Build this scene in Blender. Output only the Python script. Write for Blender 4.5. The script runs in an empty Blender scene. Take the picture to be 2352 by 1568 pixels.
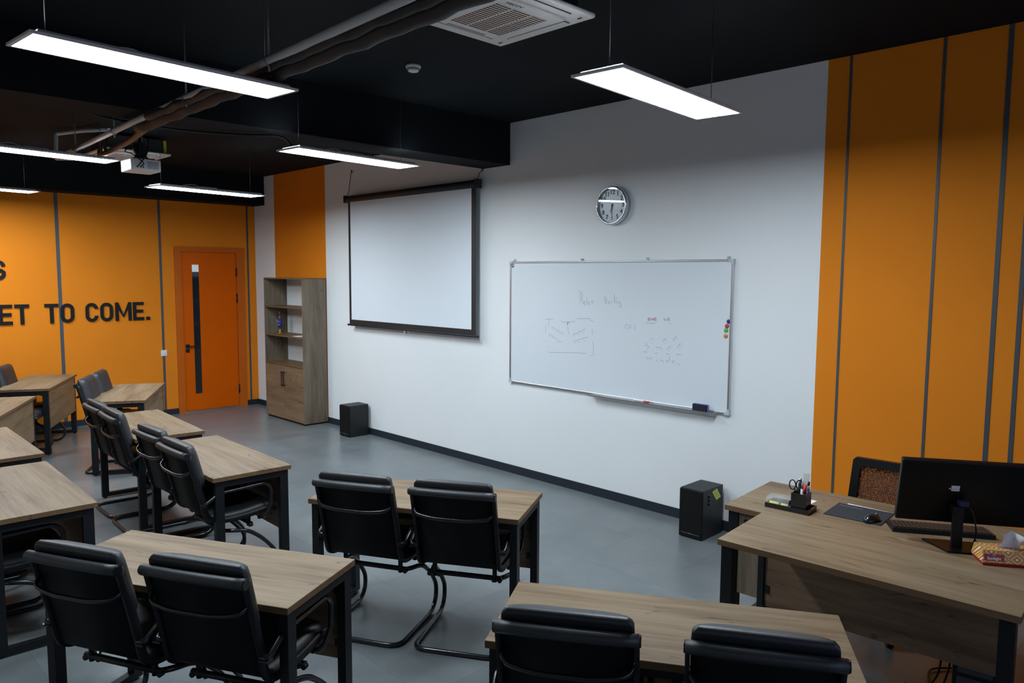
import bpy, bmesh, math, random
from mathutils import Vector, Matrix
random.seed(7)
PI = math.pi
SC = bpy.context.scene
COL = SC.collection

# ------------------------------------------------------------------ materials
def mat(name, col, rough=0.5, metal=0.0, spec=0.5, coat=0.0, emis=None, estr=0.0, alpha=1.0, trans=0.0):
    m = bpy.data.materials.new(name); m.use_nodes = True
    b = m.node_tree.nodes['Principled BSDF']
    b.inputs['Base Color'].default_value = (*col, 1)
    b.inputs['Roughness'].default_value = rough
    b.inputs['Metallic'].default_value = metal
    b.inputs['Specular IOR Level'].default_value = spec
    b.inputs['Coat Weight'].default_value = coat
    b.inputs['Coat Roughness'].default_value = 0.03
    b.inputs['Transmission Weight'].default_value = trans
    b.inputs['Alpha'].default_value = alpha
    if emis:
        b.inputs['Emission Color'].default_value = (*emis, 1)
        b.inputs['Emission Strength'].default_value = estr
    return m

def nodes_of(m):
    return m.node_tree.nodes, m.node_tree.links, m.node_tree.nodes['Principled BSDF']

def add_noise_tone(m, c0, c1, scale=3.0, detail=4.0, bump=0.0, bscale=200.0):
    n, l, b = nodes_of(m)
    tc = n.new('ShaderNodeTexCoord')
    ns = n.new('ShaderNodeTexNoise'); ns.inputs['Scale'].default_value = scale; ns.inputs['Detail'].default_value = detail
    l.new(tc.outputs['Object'], ns.inputs['Vector'])
    r = n.new('ShaderNodeValToRGB')
    r.color_ramp.elements[0].position = 0.3; r.color_ramp.elements[1].position = 0.7
    r.color_ramp.elements[0].color = (*c0, 1); r.color_ramp.elements[1].color = (*c1, 1)
    l.new(ns.outputs['Fac'], r.inputs['Fac']); l.new(r.outputs['Color'], b.inputs['Base Color'])
    if bump:
        n2 = n.new('ShaderNodeTexNoise'); n2.inputs['Scale'].default_value = bscale
        l.new(tc.outputs['Object'], n2.inputs['Vector'])
        bp = n.new('ShaderNodeBump'); bp.inputs['Strength'].default_value = bump; bp.inputs['Distance'].default_value = 0.002
        l.new(n2.outputs['Fac'], bp.inputs['Height']); l.new(bp.outputs['Normal'], b.inputs['Normal'])
    return m

def wood(name, axis, dark, mid, light, rough=0.5):
    m = mat(name, mid, rough, spec=0.22)
    n, l, b = nodes_of(m)
    tc = n.new('ShaderNodeTexCoord'); oi = n.new('ShaderNodeObjectInfo')
    off = n.new('ShaderNodeVectorMath'); off.operation = 'SCALE'; off.inputs[3].default_value = 37.0
    cx = n.new('ShaderNodeCombineXYZ')
    for i in range(3): l.new(oi.outputs['Random'], cx.inputs[i])
    l.new(cx.outputs[0], off.inputs[0])
    add = n.new('ShaderNodeVectorMath'); add.operation = 'ADD'
    l.new(tc.outputs['Object'], add.inputs[0]); l.new(off.outputs[0], add.inputs[1])
    def noise(along, across, detail, dist):
        mp = n.new('ShaderNodeMapping')
        s = [across] * 3; s[axis] = along
        mp.inputs['Scale'].default_value = s
        l.new(add.outputs[0], mp.inputs['Vector'])
        t = n.new('ShaderNodeTexNoise'); t.inputs['Scale'].default_value = 1.0
        t.inputs['Detail'].default_value = detail; t.inputs['Distortion'].default_value = dist
        l.new(mp.outputs[0], t.inputs['Vector']); return t
    a = noise(0.9, 7.0, 3.0, 0.8)
    c = noise(2.5, 42.0, 6.0, 0.5)
    k = noise(5.0, 14.0, 2.0, 1.5)
    r1 = n.new('ShaderNodeValToRGB')
    e = r1.color_ramp.elements
    e[0].position = 0.32; e[0].color = (*dark, 1); e[1].position = 0.66; e[1].color = (*light, 1)
    x = e.new(0.5); x.color = (*mid, 1)
    mx = n.new('ShaderNodeMix'); mx.data_type = 'FLOAT'; mx.inputs[0].default_value = 0.45
    l.new(a.outputs['Fac'], mx.inputs[2]); l.new(c.outputs['Fac'], mx.inputs[3])
    l.new(mx.outputs[0], r1.inputs['Fac'])
    r2 = n.new('ShaderNodeValToRGB')
    r2.color_ramp.elements[0].position = 0.22; r2.color_ramp.elements[0].color = (0.45, 0.4, 0.38, 1)
    r2.color_ramp.elements[1].position = 0.36; r2.color_ramp.elements[1].color = (1, 1, 1, 1)
    l.new(k.outputs['Fac'], r2.inputs['Fac'])
    mul = n.new('ShaderNodeMix'); mul.data_type = 'RGBA'; mul.blend_type = 'MULTIPLY'; mul.inputs[0].default_value = 1.0
    l.new(r1.outputs['Color'], mul.inputs[6]); l.new(r2.outputs['Color'], mul.inputs[7])
    l.new(mul.outputs[2], b.inputs['Base Color'])
    return m

W_D, W_M, W_L = (0.125, 0.078, 0.043), (0.212, 0.146, 0.086), (0.275, 0.200, 0.128)
M = {}
M['wood_x'] = wood('oak laminate', 0, W_D, W_M, W_L)
M['wood_z'] = wood('oak laminate upright', 2, (0.10, 0.075, 0.052), (0.165, 0.125, 0.088), (0.21, 0.165, 0.12))
M['wood_door'] = wood('oak laminate doors', 0, (0.125, 0.075, 0.042), (0.20, 0.128, 0.075), (0.26, 0.175, 0.108))
M['wood_edge'] = wood('oak laminate edge', 0, (0.125, 0.072, 0.036), (0.155, 0.092, 0.048), (0.18, 0.11, 0.06))
M['white_wall'] = add_noise_tone(mat('white wall paint', (0.8, 0.8, 0.8), 0.75, spec=0.15), (0.77, 0.785, 0.79), (0.80, 0.81, 0.815), 1.2, 3, 0.08, 160)
M['orange_wall'] = add_noise_tone(mat('orange wall paint', (0.75, 0.27, 0.04), 0.7, spec=0.08), (0.73, 0.218, 0.014), (0.77, 0.235, 0.017), 1.5, 3, 0.08, 160)
M['orange_door'] = add_noise_tone(mat('orange door lacquer', (0.62, 0.12, 0.004), 0.42, spec=0.12), (0.61, 0.100, 0.0008), (0.65, 0.108, 0.001), 2, 2)
M['casing'] = add_noise_tone(mat('orange casing lacquer', (0.50, 0.11, 0.012), 0.45, spec=0.15), (0.50, 0.108, 0.008), (0.53, 0.118, 0.01), 2, 2)
M['black_ceiling'] = add_noise_tone(mat('black ceiling paint', (0.02, 0.023, 0.027), 0.85, spec=0.1), (0.0085, 0.0105, 0.0125), (0.0115, 0.0135, 0.016), 0.8, 4, 0.3, 60)
M['grey_trim'] = mat('anthracite trim', (0.055, 0.066, 0.082), 0.5)
M['baseboard'] = mat('anthracite baseboard', (0.017, 0.024, 0.033), 0.5, spec=0.3)
M['black_metal'] = add_noise_tone(mat('black powder coated steel', (0.012, 0.014, 0.017), 0.45, spec=0.3), (0.0065, 0.008, 0.010), (0.009, 0.0105, 0.013), 8, 2)
M['gloss_black'] = mat('black lacquered tube', (0.010, 0.011, 0.013), 0.22, spec=0.6)
M['leather'] = add_noise_tone(mat('black leatherette', (0.014, 0.015, 0.017), 0.48, spec=0.75), (0.013, 0.0145, 0.0175), (0.017, 0.019, 0.0225), 5, 3, 0.15, 350)
M['sling'] = add_noise_tone(mat('black back fabric', (0.010, 0.011, 0.012), 0.6, spec=0.2), (0.004, 0.0045, 0.005), (0.0055, 0.006, 0.0068), 30, 3, 0.2, 500)
M['black_plastic'] = mat('black plastic', (0.007, 0.008, 0.009), 0.4, spec=0.35)
M['chrome'] = mat('chrome', (0.8, 0.8, 0.82), 0.12, 1.0)
M['steel'] = mat('brushed aluminium', (0.62, 0.64, 0.66), 0.32, 1.0)
M['whiteboard'] = mat('whiteboard enamel', (0.70, 0.745, 0.785), 0.22, coat=0.2)
M['screen'] = mat('matte screen fabric', (0.70, 0.745, 0.79), 0.85)
M['screen_black'] = mat('black screen border', (0.012, 0.013, 0.015), 0.55)
M['white_plastic'] = mat('white plastic', (0.72, 0.73, 0.73), 0.4)
M['ac_white'] = add_noise_tone(mat('cassette white plastic', (0.66, 0.63, 0.60), 0.5), (0.64, 0.62, 0.60), (0.68, 0.65, 0.62), 3, 2)
M['ac_brown'] = mat('grille slot brown', (0.15, 0.065, 0.025), 0.8, spec=0.1)
M['ac_dark'] = mat('louver slot', (0.06, 0.035, 0.02), 0.7)
M['lamp_light'] = mat('lit diffuser', (0.9, 0.9, 0.9), 0.6, emis=(0.80, 0.915, 1.0), estr=60.0)
M['lamp_frame'] = mat('lamp frame grey', (0.70, 0.69, 0.68), 0.5)
M['wire'] = mat('steel wire', (0.25, 0.25, 0.26), 0.4, 0.6)
M['pipe_white'] = mat('grey white drain pipe', (0.50, 0.52, 0.53), 0.45)
M['foam'] = add_noise_tone(mat('black pipe foam', (0.018, 0.019, 0.021), 0.6), (0.006, 0.0065, 0.008), (0.013, 0.0135, 0.015), 25, 4, 0.8, 40)
M['copper'] = mat('brown taped pipe', (0.14, 0.065, 0.04), 0.55)
M['speaker'] = add_noise_tone(mat('black speaker vinyl', (0.010, 0.012, 0.015), 0.5), (0.006, 0.0075, 0.009), (0.009, 0.0105, 0.013), 12, 3)
M['sticker'] = mat('yellow green sticker', (0.62, 0.72, 0.14), 0.6)
M['sticker_ink'] = mat('sticker ink', (0.16, 0.2, 0.05), 0.6)
M['black_letter'] = mat('black acrylic letter', (0.007, 0.008, 0.010), 0.5, spec=0.2)
M['door_glass'] = mat('dark door glass', (0.014, 0.019, 0.024), 0.08, spec=0.7)
M['door_glass_mid'] = mat('grey door glass', (0.055, 0.062, 0.085), 0.15)
M['door_corridor_glow'] = mat('painted corridor glow on glass', (0.62, 0.66, 0.68), 0.4, emis=(0.8, 0.92, 1.0), estr=0.25)  # corridor lamp behind the pane, put into white colour and weak emission
M['mesh_back'] = mat('brown chair mesh', (0.14, 0.05, 0.025), 0.8)
M['paper'] = mat('white paper', (0.78, 0.79, 0.80), 0.7)
M['blue'] = mat('deep blue plastic', (0.02, 0.02, 0.19), 0.35)
M['navy'] = mat('navy cloth', (0.012, 0.014, 0.17), 0.6)
M['red'] = mat('red plastic', (0.52, 0.045, 0.03), 0.35)
M['green'] = mat('green plastic', (0.11, 0.42, 0.07), 0.35)
M['amber'] = mat('orange plastic', (0.62, 0.24, 0.035), 0.35)
M['yellow'] = mat('yellow highlighter', (0.78, 0.70, 0.03), 0.35)
M['plug_navy'] = mat('dark navy plug', (0.008, 0.006, 0.05), 0.5)
M['gold'] = mat('gold metal', (0.75, 0.55, 0.10), 0.25, 0.9)
M['pad'] = mat('blue black mouse pad', (0.020, 0.027, 0.036), 0.75)
M['felt'] = mat('navy eraser felt', (0.006, 0.008, 0.022), 0.8)
M['lilac'] = mat('violet eraser body', (0.22, 0.20, 0.50), 0.4)
M['ink_grey'] = mat('faded marker ink', (0.36, 0.40, 0.47), 0.6)
M['ink_red'] = mat('red marker ink', (0.42, 0.20, 0.28), 0.6)
M['tissue'] = mat('white tissue', (0.78, 0.79, 0.82), 0.85)
M['clear'] = mat('clear acrylic', (0.75, 0.77, 0.78), 0.15, alpha=0.14, spec=0.3)
M['clear_ruler'] = mat('clear ruler plastic', (0.75, 0.75, 0.76), 0.2, alpha=0.55)
M['clock_face'] = mat('silver clock dial', (0.42, 0.46, 0.50), 0.35, 0.2)
M['clock_ink'] = mat('clock numeral ink', (0.03, 0.04, 0.06), 0.5)
M['rim'] = mat('silver clock rim', (0.55, 0.57, 0.60), 0.18, 0.85)
M['mon_black'] = mat('black monitor plastic', (0.003, 0.003, 0.0035), 0.45, spec=0.25)
M['key'] = mat('keyboard keys', (0.02, 0.019, 0.019), 0.5)
M['grey_mid'] = mat('grey plastic', (0.2, 0.2, 0.21), 0.4)
M['olive'] = mat('yellow label', (0.42, 0.44, 0.02), 0.6)
M['rear_wall'] = add_noise_tone(mat('grey rear wall paint', (0.30, 0.30, 0.31), 0.8), (0.66, 0.65, 0.64), (0.70, 0.69, 0.68), 2, 2)

# clear pane in front of the clock
gm = bpy.data.materials.new('clock glass'); gm.use_nodes = True
n_ = gm.node_tree.nodes; l_ = gm.node_tree.links
for q in list(n_):
    if q.type != 'OUTPUT_MATERIAL': n_.remove(q)
tr = n_.new('ShaderNodeBsdfTransparent'); gl = n_.new('ShaderNodeBsdfGlossy'); gl.inputs['Roughness'].default_value = 0.0
mxs = n_.new('ShaderNodeMixShader'); mxs.inputs[0].default_value = 0.10
l_.new(tr.outputs[0], mxs.inputs[1]); l_.new(gl.outputs[0], mxs.inputs[2]); l_.new(mxs.outputs[0], n_['Material Output'].inputs[0])
M['clock_glass'] = gm
# window pane
gm = gm.copy(); gm.name = 'window glass'; M['window_glass'] = gm
for q in gm.node_tree.nodes:
    if q.type == 'MIX_SHADER': q.inputs[0].default_value = 0.06

def floor_material():
    m = mat('grey porcelain tiles', (0.2, 0.22, 0.23), 0.33, spec=0.5)
    n, l, b = nodes_of(m)
    tc = n.new('ShaderNodeTexCoord')
    mp = n.new('ShaderNodeMapping'); mp.inputs['Location'].default_value = (-7.47 / 0.622, 0.64 / 0.622, 0)
    mp.inputs['Scale'].default_value = (1 / 0.622, 1 / 0.622, 1)
    l.new(tc.outputs['Object'], mp.inputs['Vector'])
    fr = n.new('ShaderNodeVectorMath'); fr.operation = 'FRACTION'; l.new(mp.outputs[0], fr.inputs[0])
    fl = n.new('ShaderNodeVectorMath'); fl.operation = 'FLOOR'; l.new(mp.outputs[0], fl.inputs[0])
    sx = n.new('ShaderNodeSeparateXYZ'); l.new(fr.outputs[0], sx.inputs[0])
    def edge(o):
        s = n.new('ShaderNodeMath'); s.operation = 'SUBTRACT'; l.new(o, s.inputs[0]); s.inputs[1].default_value = 0.5
        a = n.new('ShaderNodeMath'); a.operation = 'ABSOLUTE'; l.new(s.outputs[0], a.inputs[0])
        g = n.new('ShaderNodeMath'); g.operation = 'GREATER_THAN'; l.new(a.outputs[0], g.inputs[0]); g.inputs[1].default_value = 0.4972
        return g.outputs[0]
    mxm = n.new('ShaderNodeMath'); mxm.operation = 'MAXIMUM'
    l.new(edge(sx.outputs[0]), mxm.inputs[0]); l.new(edge(sx.outputs[1]), mxm.inputs[1])
    wn = n.new('ShaderNodeTexWhiteNoise'); wn.noise_dimensions = '3D'; l.new(fl.outputs[0], wn.inputs['Vector'])
    sc = n.new('ShaderNodeVectorMath'); sc.operation = 'SCALE'; sc.inputs[3].default_value = 9.0; l.new(wn.outputs['Color'], sc.inputs[0])
    ad = n.new('ShaderNodeVectorMath'); ad.operation = 'ADD'; l.new(tc.outputs['Object'], ad.inputs[0]); l.new(sc.outputs[0], ad.inputs[1])
    ns = n.new('ShaderNodeTexNoise'); ns.inputs['Scale'].default_value = 3.2; ns.inputs['Detail'].default_value = 6; ns.inputs['Roughness'].default_value = 0.6
    ns.inputs['Distortion'].default_value = 0.6
    l.new(ad.outputs[0], ns.inputs['Vector'])
    r = n.new('ShaderNodeValToRGB')
    r.color_ramp.elements[0].position = 0.25; r.color_ramp.elements[1].position = 0.75
    r.color_ramp.elements[0].color = (0.117, 0.131, 0.138, 1); r.color_ramp.elements[1].color = (0.178, 0.199, 0.208, 1)
    l.new(ns.outputs['Fac'], r.inputs['Fac'])
    tv = n.new('ShaderNodeMapRange'); tv.inputs[3].default_value = 0.93; tv.inputs[4].default_value = 1.05
    l.new(wn.outputs['Value'], tv.inputs[0])
    ml = n.new('ShaderNodeMix'); ml.data_type = 'RGBA'; ml.blend_type = 'MULTIPLY'; ml.inputs[0].default_value = 1
    l.new(r.outputs['Color'], ml.inputs[6]); l.new(tv.outputs[0], ml.inputs[7])
    gx = n.new('ShaderNodeMix'); gx.data_type = 'RGBA'; gx.inputs[7].default_value = (0.10, 0.112, 0.12, 1)
    l.new(mxm.outputs[0], gx.inputs[0]); l.new(ml.outputs[2], gx.inputs[6])
    l.new(gx.outputs[2], b.inputs['Base Color'])
    rr = n.new('ShaderNodeMapRange'); rr.inputs[3].default_value = 0.25; rr.inputs[4].default_value = 0.34
    l.new(ns.outputs['Fac'], rr.inputs[0]); l.new(rr.outputs[0], b.inputs['Roughness'])
    return m
M['floor'] = floor_material()

def tissue_box_material():
    m = mat('red and cream lattice card', (0.6, 0.3, 0.1), 0.45)
    n, l, b = nodes_of(m)
    tc = n.new('ShaderNodeTexCoord'); sp = n.new('ShaderNodeSeparateXYZ'); l.new(tc.outputs['Object'], sp.inputs[0])
    def mth(op, a, b_=None, v=None):
        q = n.new('ShaderNodeMath'); q.operation = op
        l.new(a, q.inputs[0])
        if b_ is not None: l.new(b_, q.inputs[1])
        elif v is not None: q.inputs[1].default_value = v
        return q.outputs[0]
    yz = mth('ADD', sp.outputs[2], mth('MULTIPLY', sp.outputs[1], v=0.8))
    a = mth('MULTIPLY', mth('ADD', sp.outputs[0], yz), v=15.0)
    c = mth('MULTIPLY', mth('SUBTRACT', sp.outputs[0], yz), v=15.0)
    def tri(o):
        f = mth('FRACT', o); return mth('ABSOLUTE', mth('SUBTRACT', f, v=0.5))
    mx_ = mth('MAXIMUM', tri(a), tri(c))
    r = n.new('ShaderNodeValToRGB'); r.color_ramp.interpolation = 'CONSTANT'
    e = r.color_ramp.elements
    e[0].position = 0.0; e[0].color = (0.78, 0.68, 0.45, 1)
    e[1].position = 0.13; e[1].color = (0.30, 0.012, 0.010, 1)
    for p, cc in ((0.20, (0.66, 0.30, 0.05)), (0.30, (0.76, 0.52, 0.22)), (0.40, (0.24, 0.02, 0.01)), (0.45, (0.70, 0.38, 0.09))):
        x = e.new(p); x.color = (*cc, 1)
    l.new(mx_, r.inputs['Fac'])
    low = mth('LESS_THAN', sp.outputs[2], v=0.013)
    g = n.new('ShaderNodeMix'); g.data_type = 'RGBA'; g.inputs[7].default_value = (0.36, 0.012, 0.008, 1)
    l.new(low, g.inputs[0]); l.new(r.outputs['Color'], g.inputs[6]); l.new(g.outputs[2], b.inputs['Base Color'])
    return m
M['tissue_card'] = tissue_box_material()
M['label_red'] = mat('red label', (0.36, 0.012, 0.008), 0.45)

def chair_mesh_material():
    m = mat('see through chair mesh', (0.10, 0.035, 0.016), 0.8)
    n, l, b = nodes_of(m)
    tc = n.new('ShaderNodeTexCoord'); v = n.new('ShaderNodeTexVoronoi'); v.inputs['Scale'].default_value = 140
    l.new(tc.outputs['Object'], v.inputs['Vector'])
    g = n.new('ShaderNodeMath'); g.operation = 'GREATER_THAN'; g.inputs[1].default_value = 0.34
    l.new(v.outputs['Distance'], g.inputs[0])
    mp = n.new('ShaderNodeMapRange'); mp.inputs[3].default_value = 0.45; mp.inputs[4].default_value = 1.0
    l.new(g.outputs[0], mp.inputs[0]); l.new(mp.outputs[0], b.inputs['Alpha'])
    return m
M['mesh_back'] = chair_mesh_material()

# ------------------------------------------------------------------ shape helpers
def bx(bm, x0, x1, y0, y1, z0, z1, mi=0):
    vs = [bm.verts.new(p) for p in ((x0,y0,z0),(x1,y0,z0),(x1,y1,z0),(x0,y1,z0),(x0,y0,z1),(x1,y0,z1),(x1,y1,z1),(x0,y1,z1))]
    fs = [(0,3,2,1),(4,5,6,7),(0,1,5,4),(1,2,6,5),(2,3,7,6),(3,0,4,7)]
    for f in fs:
        q = bm.faces.new([vs[i] for i in f]); q.material_index = mi
    return vs

def rbox(x0, x1, y0, y1, z0, z1, r=0.004, seg=2):
    bm = bmesh.new(); bx(bm, x0, x1, y0, y1, z0, z1)
    bmesh.ops.bevel(bm, geom=list(bm.edges), offset=r, segments=seg, affect='EDGES', profile=0.5)
    return bm

def cyl(bm, c, r, h, axis=2, seg=24, r2=None):
    r2 = r if r2 is None else r2
    ax = [(1,2,0),(2,0,1),(0,1,2)][axis]
    def P(a, rr, t):
        v = [0,0,0]; v[ax[0]] = rr*math.cos(a); v[ax[1]] = rr*math.sin(a); v[ax[2]] = t
        return (v[0]+c[0], v[1]+c[1], v[2]+c[2])
    A = [bm.verts.new(P(2*PI*i/seg, r, 0)) for i in range(seg)]
    B = [bm.verts.new(P(2*PI*i/seg, r2, h)) for i in range(seg)]
    for i in range(seg):
        j = (i+1) % seg; f = bm.faces.new((A[i], A[j], B[j], B[i])); f.smooth = True
    bm.faces.new(list(reversed(A))); bm.faces.new(B)

def lathe(bm, prof, c=(0,0,0), axis=2, seg=32):
    ax = [(1,2,0),(2,0,1),(0,1,2)][axis]
    rings = []
    for r, t in prof:
        ring = []
        for i in range(seg):
            a = 2*PI*i/seg; v = [0,0,0]
            v[ax[0]] = r*math.cos(a); v[ax[1]] = r*math.sin(a); v[ax[2]] = t
            ring.append(bm.verts.new((v[0]+c[0], v[1]+c[1], v[2]+c[2])))
        rings.append(ring)
    for k in range(len(rings)-1):
        for i in range(seg):
            j = (i+1) % seg
            f = bm.faces.new((rings[k][i], rings[k][j], rings[k+1][j], rings[k+1][i])); f.smooth = True
    bm.faces.new(list(reversed(rings[0]))); bm.faces.new(rings[-1])

def fillet(pts, r, n=5):
    pts = [Vector(p) for p in pts]; out = [pts[0]]
    for i in range(1, len(pts)-1):
        a, b, c = pts[i-1], pts[i], pts[i+1]
        d1, d2 = (a-b), (c-b)
        k = min(r, d1.length*0.49, d2.length*0.49)
        p, q = b + d1.normalized()*k, b + d2.normalized()*k
        for s in range(n+1):
            t = s/n
            out.append(p*(1-t)**2 + b*2*t*(1-t) + q*t*t)
    out.append(pts[-1]); return out

def tube(bm, pts, r, seg=10, fr=0.0, flat=1.0):
    P = fillet(pts, fr) if fr else [Vector(p) for p in pts]
    n = len(P); T = []
    for i in range(n):
        d = (P[min(i+1, n-1)] - P[max(i-1, 0)]); T.append(d.normalized())
    up = Vector((0,0,1)) if abs(T[0].z) < 0.9 else Vector((1,0,0))
    U = (up - T[0]*up.dot(T[0])).normalized(); rings = []
    for i in range(n):
        U = (U - T[i]*U.dot(T[i])).normalized(); V = T[i].cross(U)
        rings.append([bm.verts.new(P[i] + U*(r*math.cos(2*PI*k/seg)*flat) + V*(r*math.sin(2*PI*k/seg))) for k in range(seg)])
    for i in range(n-1):
        for k in range(seg):
            j = (k+1) % seg
            f = bm.faces.new((rings[i][k], rings[i][j], rings[i+1][j], rings[i+1][k])); f.smooth = True
    bm.faces.new(list(reversed(rings[0]))); bm.faces.new(rings[-1])

def catmull(pts, n=6):
    P = [Vector(p) for p in pts]; P = [P[0]*2-P[1]] + P + [P[-1]*2-P[-2]]; out = []
    for i in range(1, len(P)-2):
        a, b, c, d = P[i-1:i+3]
        for s in range(n):
            t = s/n
            out.append(0.5*((2*b) + (c-a)*t + (2*a-5*b+4*c-d)*t*t + (3*b-a-3*c+d)*t**3))
    out.append(P[-2]); return out

def strip_solid(bm, path, x0, x1, off0, off1):
    """A band following a (y, z) path, from x0 to x1, its faces off0 and off1 along the path's normal."""
    P = [Vector((0, p[0], p[1])) for p in path]; n = len(P); rows = []
    for i in range(n):
        t = (P[min(i+1,n-1)] - P[max(i-1,0)]).normalized()
        nr = Vector((0, -t.z, t.y))
        a, b = P[i]+nr*off0, P[i]+nr*off1
        rows.append([bm.verts.new((x, q.y, q.z)) for q in (a, b) for x in (x0, x1)])
    for i in range(n-1):
        A, B = rows[i], rows[i+1]
        for f in ((A[0],A[1],B[1],B[0]), (A[2],B[2],B[3],A[3]), (A[0],B[0],B[2],A[2]), (A[1],A[3],B[3],B[1])):
            q = bm.faces.new(f); q.smooth = True
    bm.faces.new((rows[0][0], rows[0][2], rows[0][3], rows[0][1])); bm.faces.new((rows[-1][0], rows[-1][1], rows[-1][3], rows[-1][2]))

def pad(bm, path, w, T, nx=12):
    """A soft cushion lying on a (y, z) path: full in the middle, rounded at its four edges."""
    P = [Vector((0, p[0], p[1])) for p in path]; n = len(P)
    L = [0]
    for i in range(1, n): L.append(L[-1] + (P[i]-P[i-1]).length)
    rows = []
    for i in range(n):
        t = (P[min(i+1,n-1)] - P[max(i-1,0)]).normalized(); nr = Vector((0, -t.z, t.y))
        s = 2*L[i]/L[-1]-1; row = []
        for k in range(nx+1):
            u = -math.cos(PI*k/nx)
            h = ((1-abs(u)**5)**0.45) * ((1-abs(s)**7)**0.45)
            x = u*w/2*(1-0.085*(max(0.0, abs(s)-0.78)/0.22)**2.2)
            row.append((bm.verts.new((x, *(P[i]+nr*(T*(0.28+0.72*h)))[1:])), bm.verts.new((x, *(P[i]-nr*0.0)[1:]))))
        rows.append(row)
    for i in range(n-1):
        for k in range(nx):
            a, b, c, d = rows[i][k], rows[i][k+1], rows[i+1][k+1], rows[i+1][k]
            f = bm.faces.new((a[0], d[0], c[0], b[0])); f.smooth = True
            f = bm.faces.new((a[1], b[1], c[1], d[1])); f.smooth = True
    for k in range(nx):
        for r_ in (rows[0], rows[-1]):
            f = bm.faces.new((r_[k][0], r_[k+1][0], r_[k+1][1], r_[k][1])); f.smooth = True
    for i in range(n-1):
        for k in (0, nx):
            f = bm.faces.new((rows[i][k][0], rows[i][k][1], rows[i+1][k][1], rows[i+1][k][0])); f.smooth = True

def prism(bm, poly, z0, z1):
    A = [bm.verts.new((x, y, z0)) for x, y in poly]; B = [bm.verts.new((x, y, z1)) for x, y in poly]
    n = len(poly)
    for i in range(n):
        j = (i+1) % n; bm.faces.new((A[i], A[j], B[j], B[i]))
    bm.faces.new(list(reversed(A))); bm.faces.new(B)

def obj(name, bm, m, parent=None, loc=(0,0,0), rotz=0, fix=True):
    if fix: bmesh.ops.recalc_face_normals(bm, faces=list(bm.faces))
    me = bpy.data.meshes.new(name); bm.to_mesh(me); bm.free()
    for q in (m if isinstance(m, (list, tuple)) else [m]): me.materials.append(q)
    o = bpy.data.objects.new(name, me); COL.objects.link(o)
    o.location = loc; o.rotation_euler = (0, 0, rotz)
    if parent: o.parent = parent
    return o

def box(name, m, parent, x0, x1, y0, y1, z0, z1, r=0.0):
    if r: return obj(name, rbox(x0, x1, y0, y1, z0, z1, r), m, parent)
    bm = bmesh.new(); bx(bm, x0, x1, y0, y1, z0, z1); return obj(name, bm, m, parent)

def tag(o, label=None, cat=None, group=None, kind=None):
    if label: o['label'] = label
    if cat: o['category'] = cat
    if group: o['group'] = group
    if kind: o['kind'] = kind
    return o

def thing(name, label, cat, loc=(0,0,0), rotz=0, group=None):
    o = bpy.data.objects.new(name, None); COL.objects.link(o)
    o.empty_display_size = 0.1; o.location = loc; o.rotation_euler = (0, 0, rotz)
    return tag(o, label, cat, group)

def dup(root, loc, rotz, label, group=None):
    r = root.copy(); COL.objects.link(r); r.location = loc; r.rotation_euler = (0, 0, rotz); r['label'] = label
    if group: r['group'] = group
    for ch in list(root.children):
        c = ch.copy(); COL.objects.link(c); c.parent = r
        for g in list(ch.children):
            d = g.copy(); COL.objects.link(d); d.parent = c
    return r

def text_mesh(s, size, m, name, parent, loc, rot, depth=0.001, bold=0.0, align='CENTER'):
    cu = bpy.data.curves.new(name, 'FONT'); cu.body = s; cu.size = size; cu.extrude = depth; cu.offset = bold
    cu.align_x = align; cu.align_y = 'CENTER'
    t = bpy.data.objects.new(name, cu); COL.objects.link(t)
    dg = bpy.context.evaluated_depsgraph_get(); dg.update()
    me = bpy.data.meshes.new_from_object(t.evaluated_get(dg))
    bpy.data.objects.remove(t); bpy.data.curves.remove(cu)
    me.materials.clear(); me.materials.append(m)
    o = bpy.data.objects.new(name, me); COL.objects.link(o)
    o.location = loc; o.rotation_euler = rot
    if parent: o.parent = parent
    return o

def struct(o): o['kind'] = 'structure'; return o

# ------------------------------------------------------------------ the room
XR, YB = 12.6, -7.4
ZC1, ZC2 = 3.47, 3.40
bm = bmesh.new(); bx(bm, -0.3, XR+0.3, YB-0.3, 0.3, -0.15, 0.0); struct(obj('floor', bm, M['floor']))
bm = bmesh.new(); bx(bm, 5.25, XR+0.3, YB-0.3, 0.3, ZC1, ZC1+0.15); bx(bm, -0.3, 5.25, YB-0.3, 0.3, ZC2, ZC1+0.15)
struct(obj('ceiling', bm, M['black_ceiling']))
bm = bmesh.new()
bx(bm, -0.2, 0.617, 0, 0.2, 0, 3.47, 0); bx(bm, 0.617, 2.012, 0, 0.2, 0, 3.47, 1)
bx(bm, 2.012, 8.558, 0, 0.2, 0, 3.47, 0); bx(bm, 8.558, XR+0.2, 0, 0.2, 0, 3.47, 1)
struct(obj('wall_front', bm, [M['white_wall'], M['orange_wall']]))
struct(box('wall_left', M['orange_wall'], None, -0.2, 0.0, YB, 0.0, 0, 3.47))
struct(box('wall_back', M['rear_wall'], None, -0.2, XR+0.2, YB-0.2, YB, 0, 3.47))
bm = bmesh.new()
bx(bm, XR, XR+0.2, YB, -5.6, 0, 3.47); bx(bm, XR, XR+0.2, -1.2, 0, 0, 3.47)
bx(bm, XR, XR+0.2, -5.6, -1.2, 0, 0.9); bx(bm, XR, XR+0.2, -5.6, -1.2, 2.7, 3.47)
struct(obj('wall_right', bm, M['rear_wall']))
bm = bmesh.new()
for y in (-5.6, -4.16, -2.72, -1.26): bx(bm, XR+0.05, XR+0.11, y, y+0.06, 0.9, 2.7)
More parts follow.
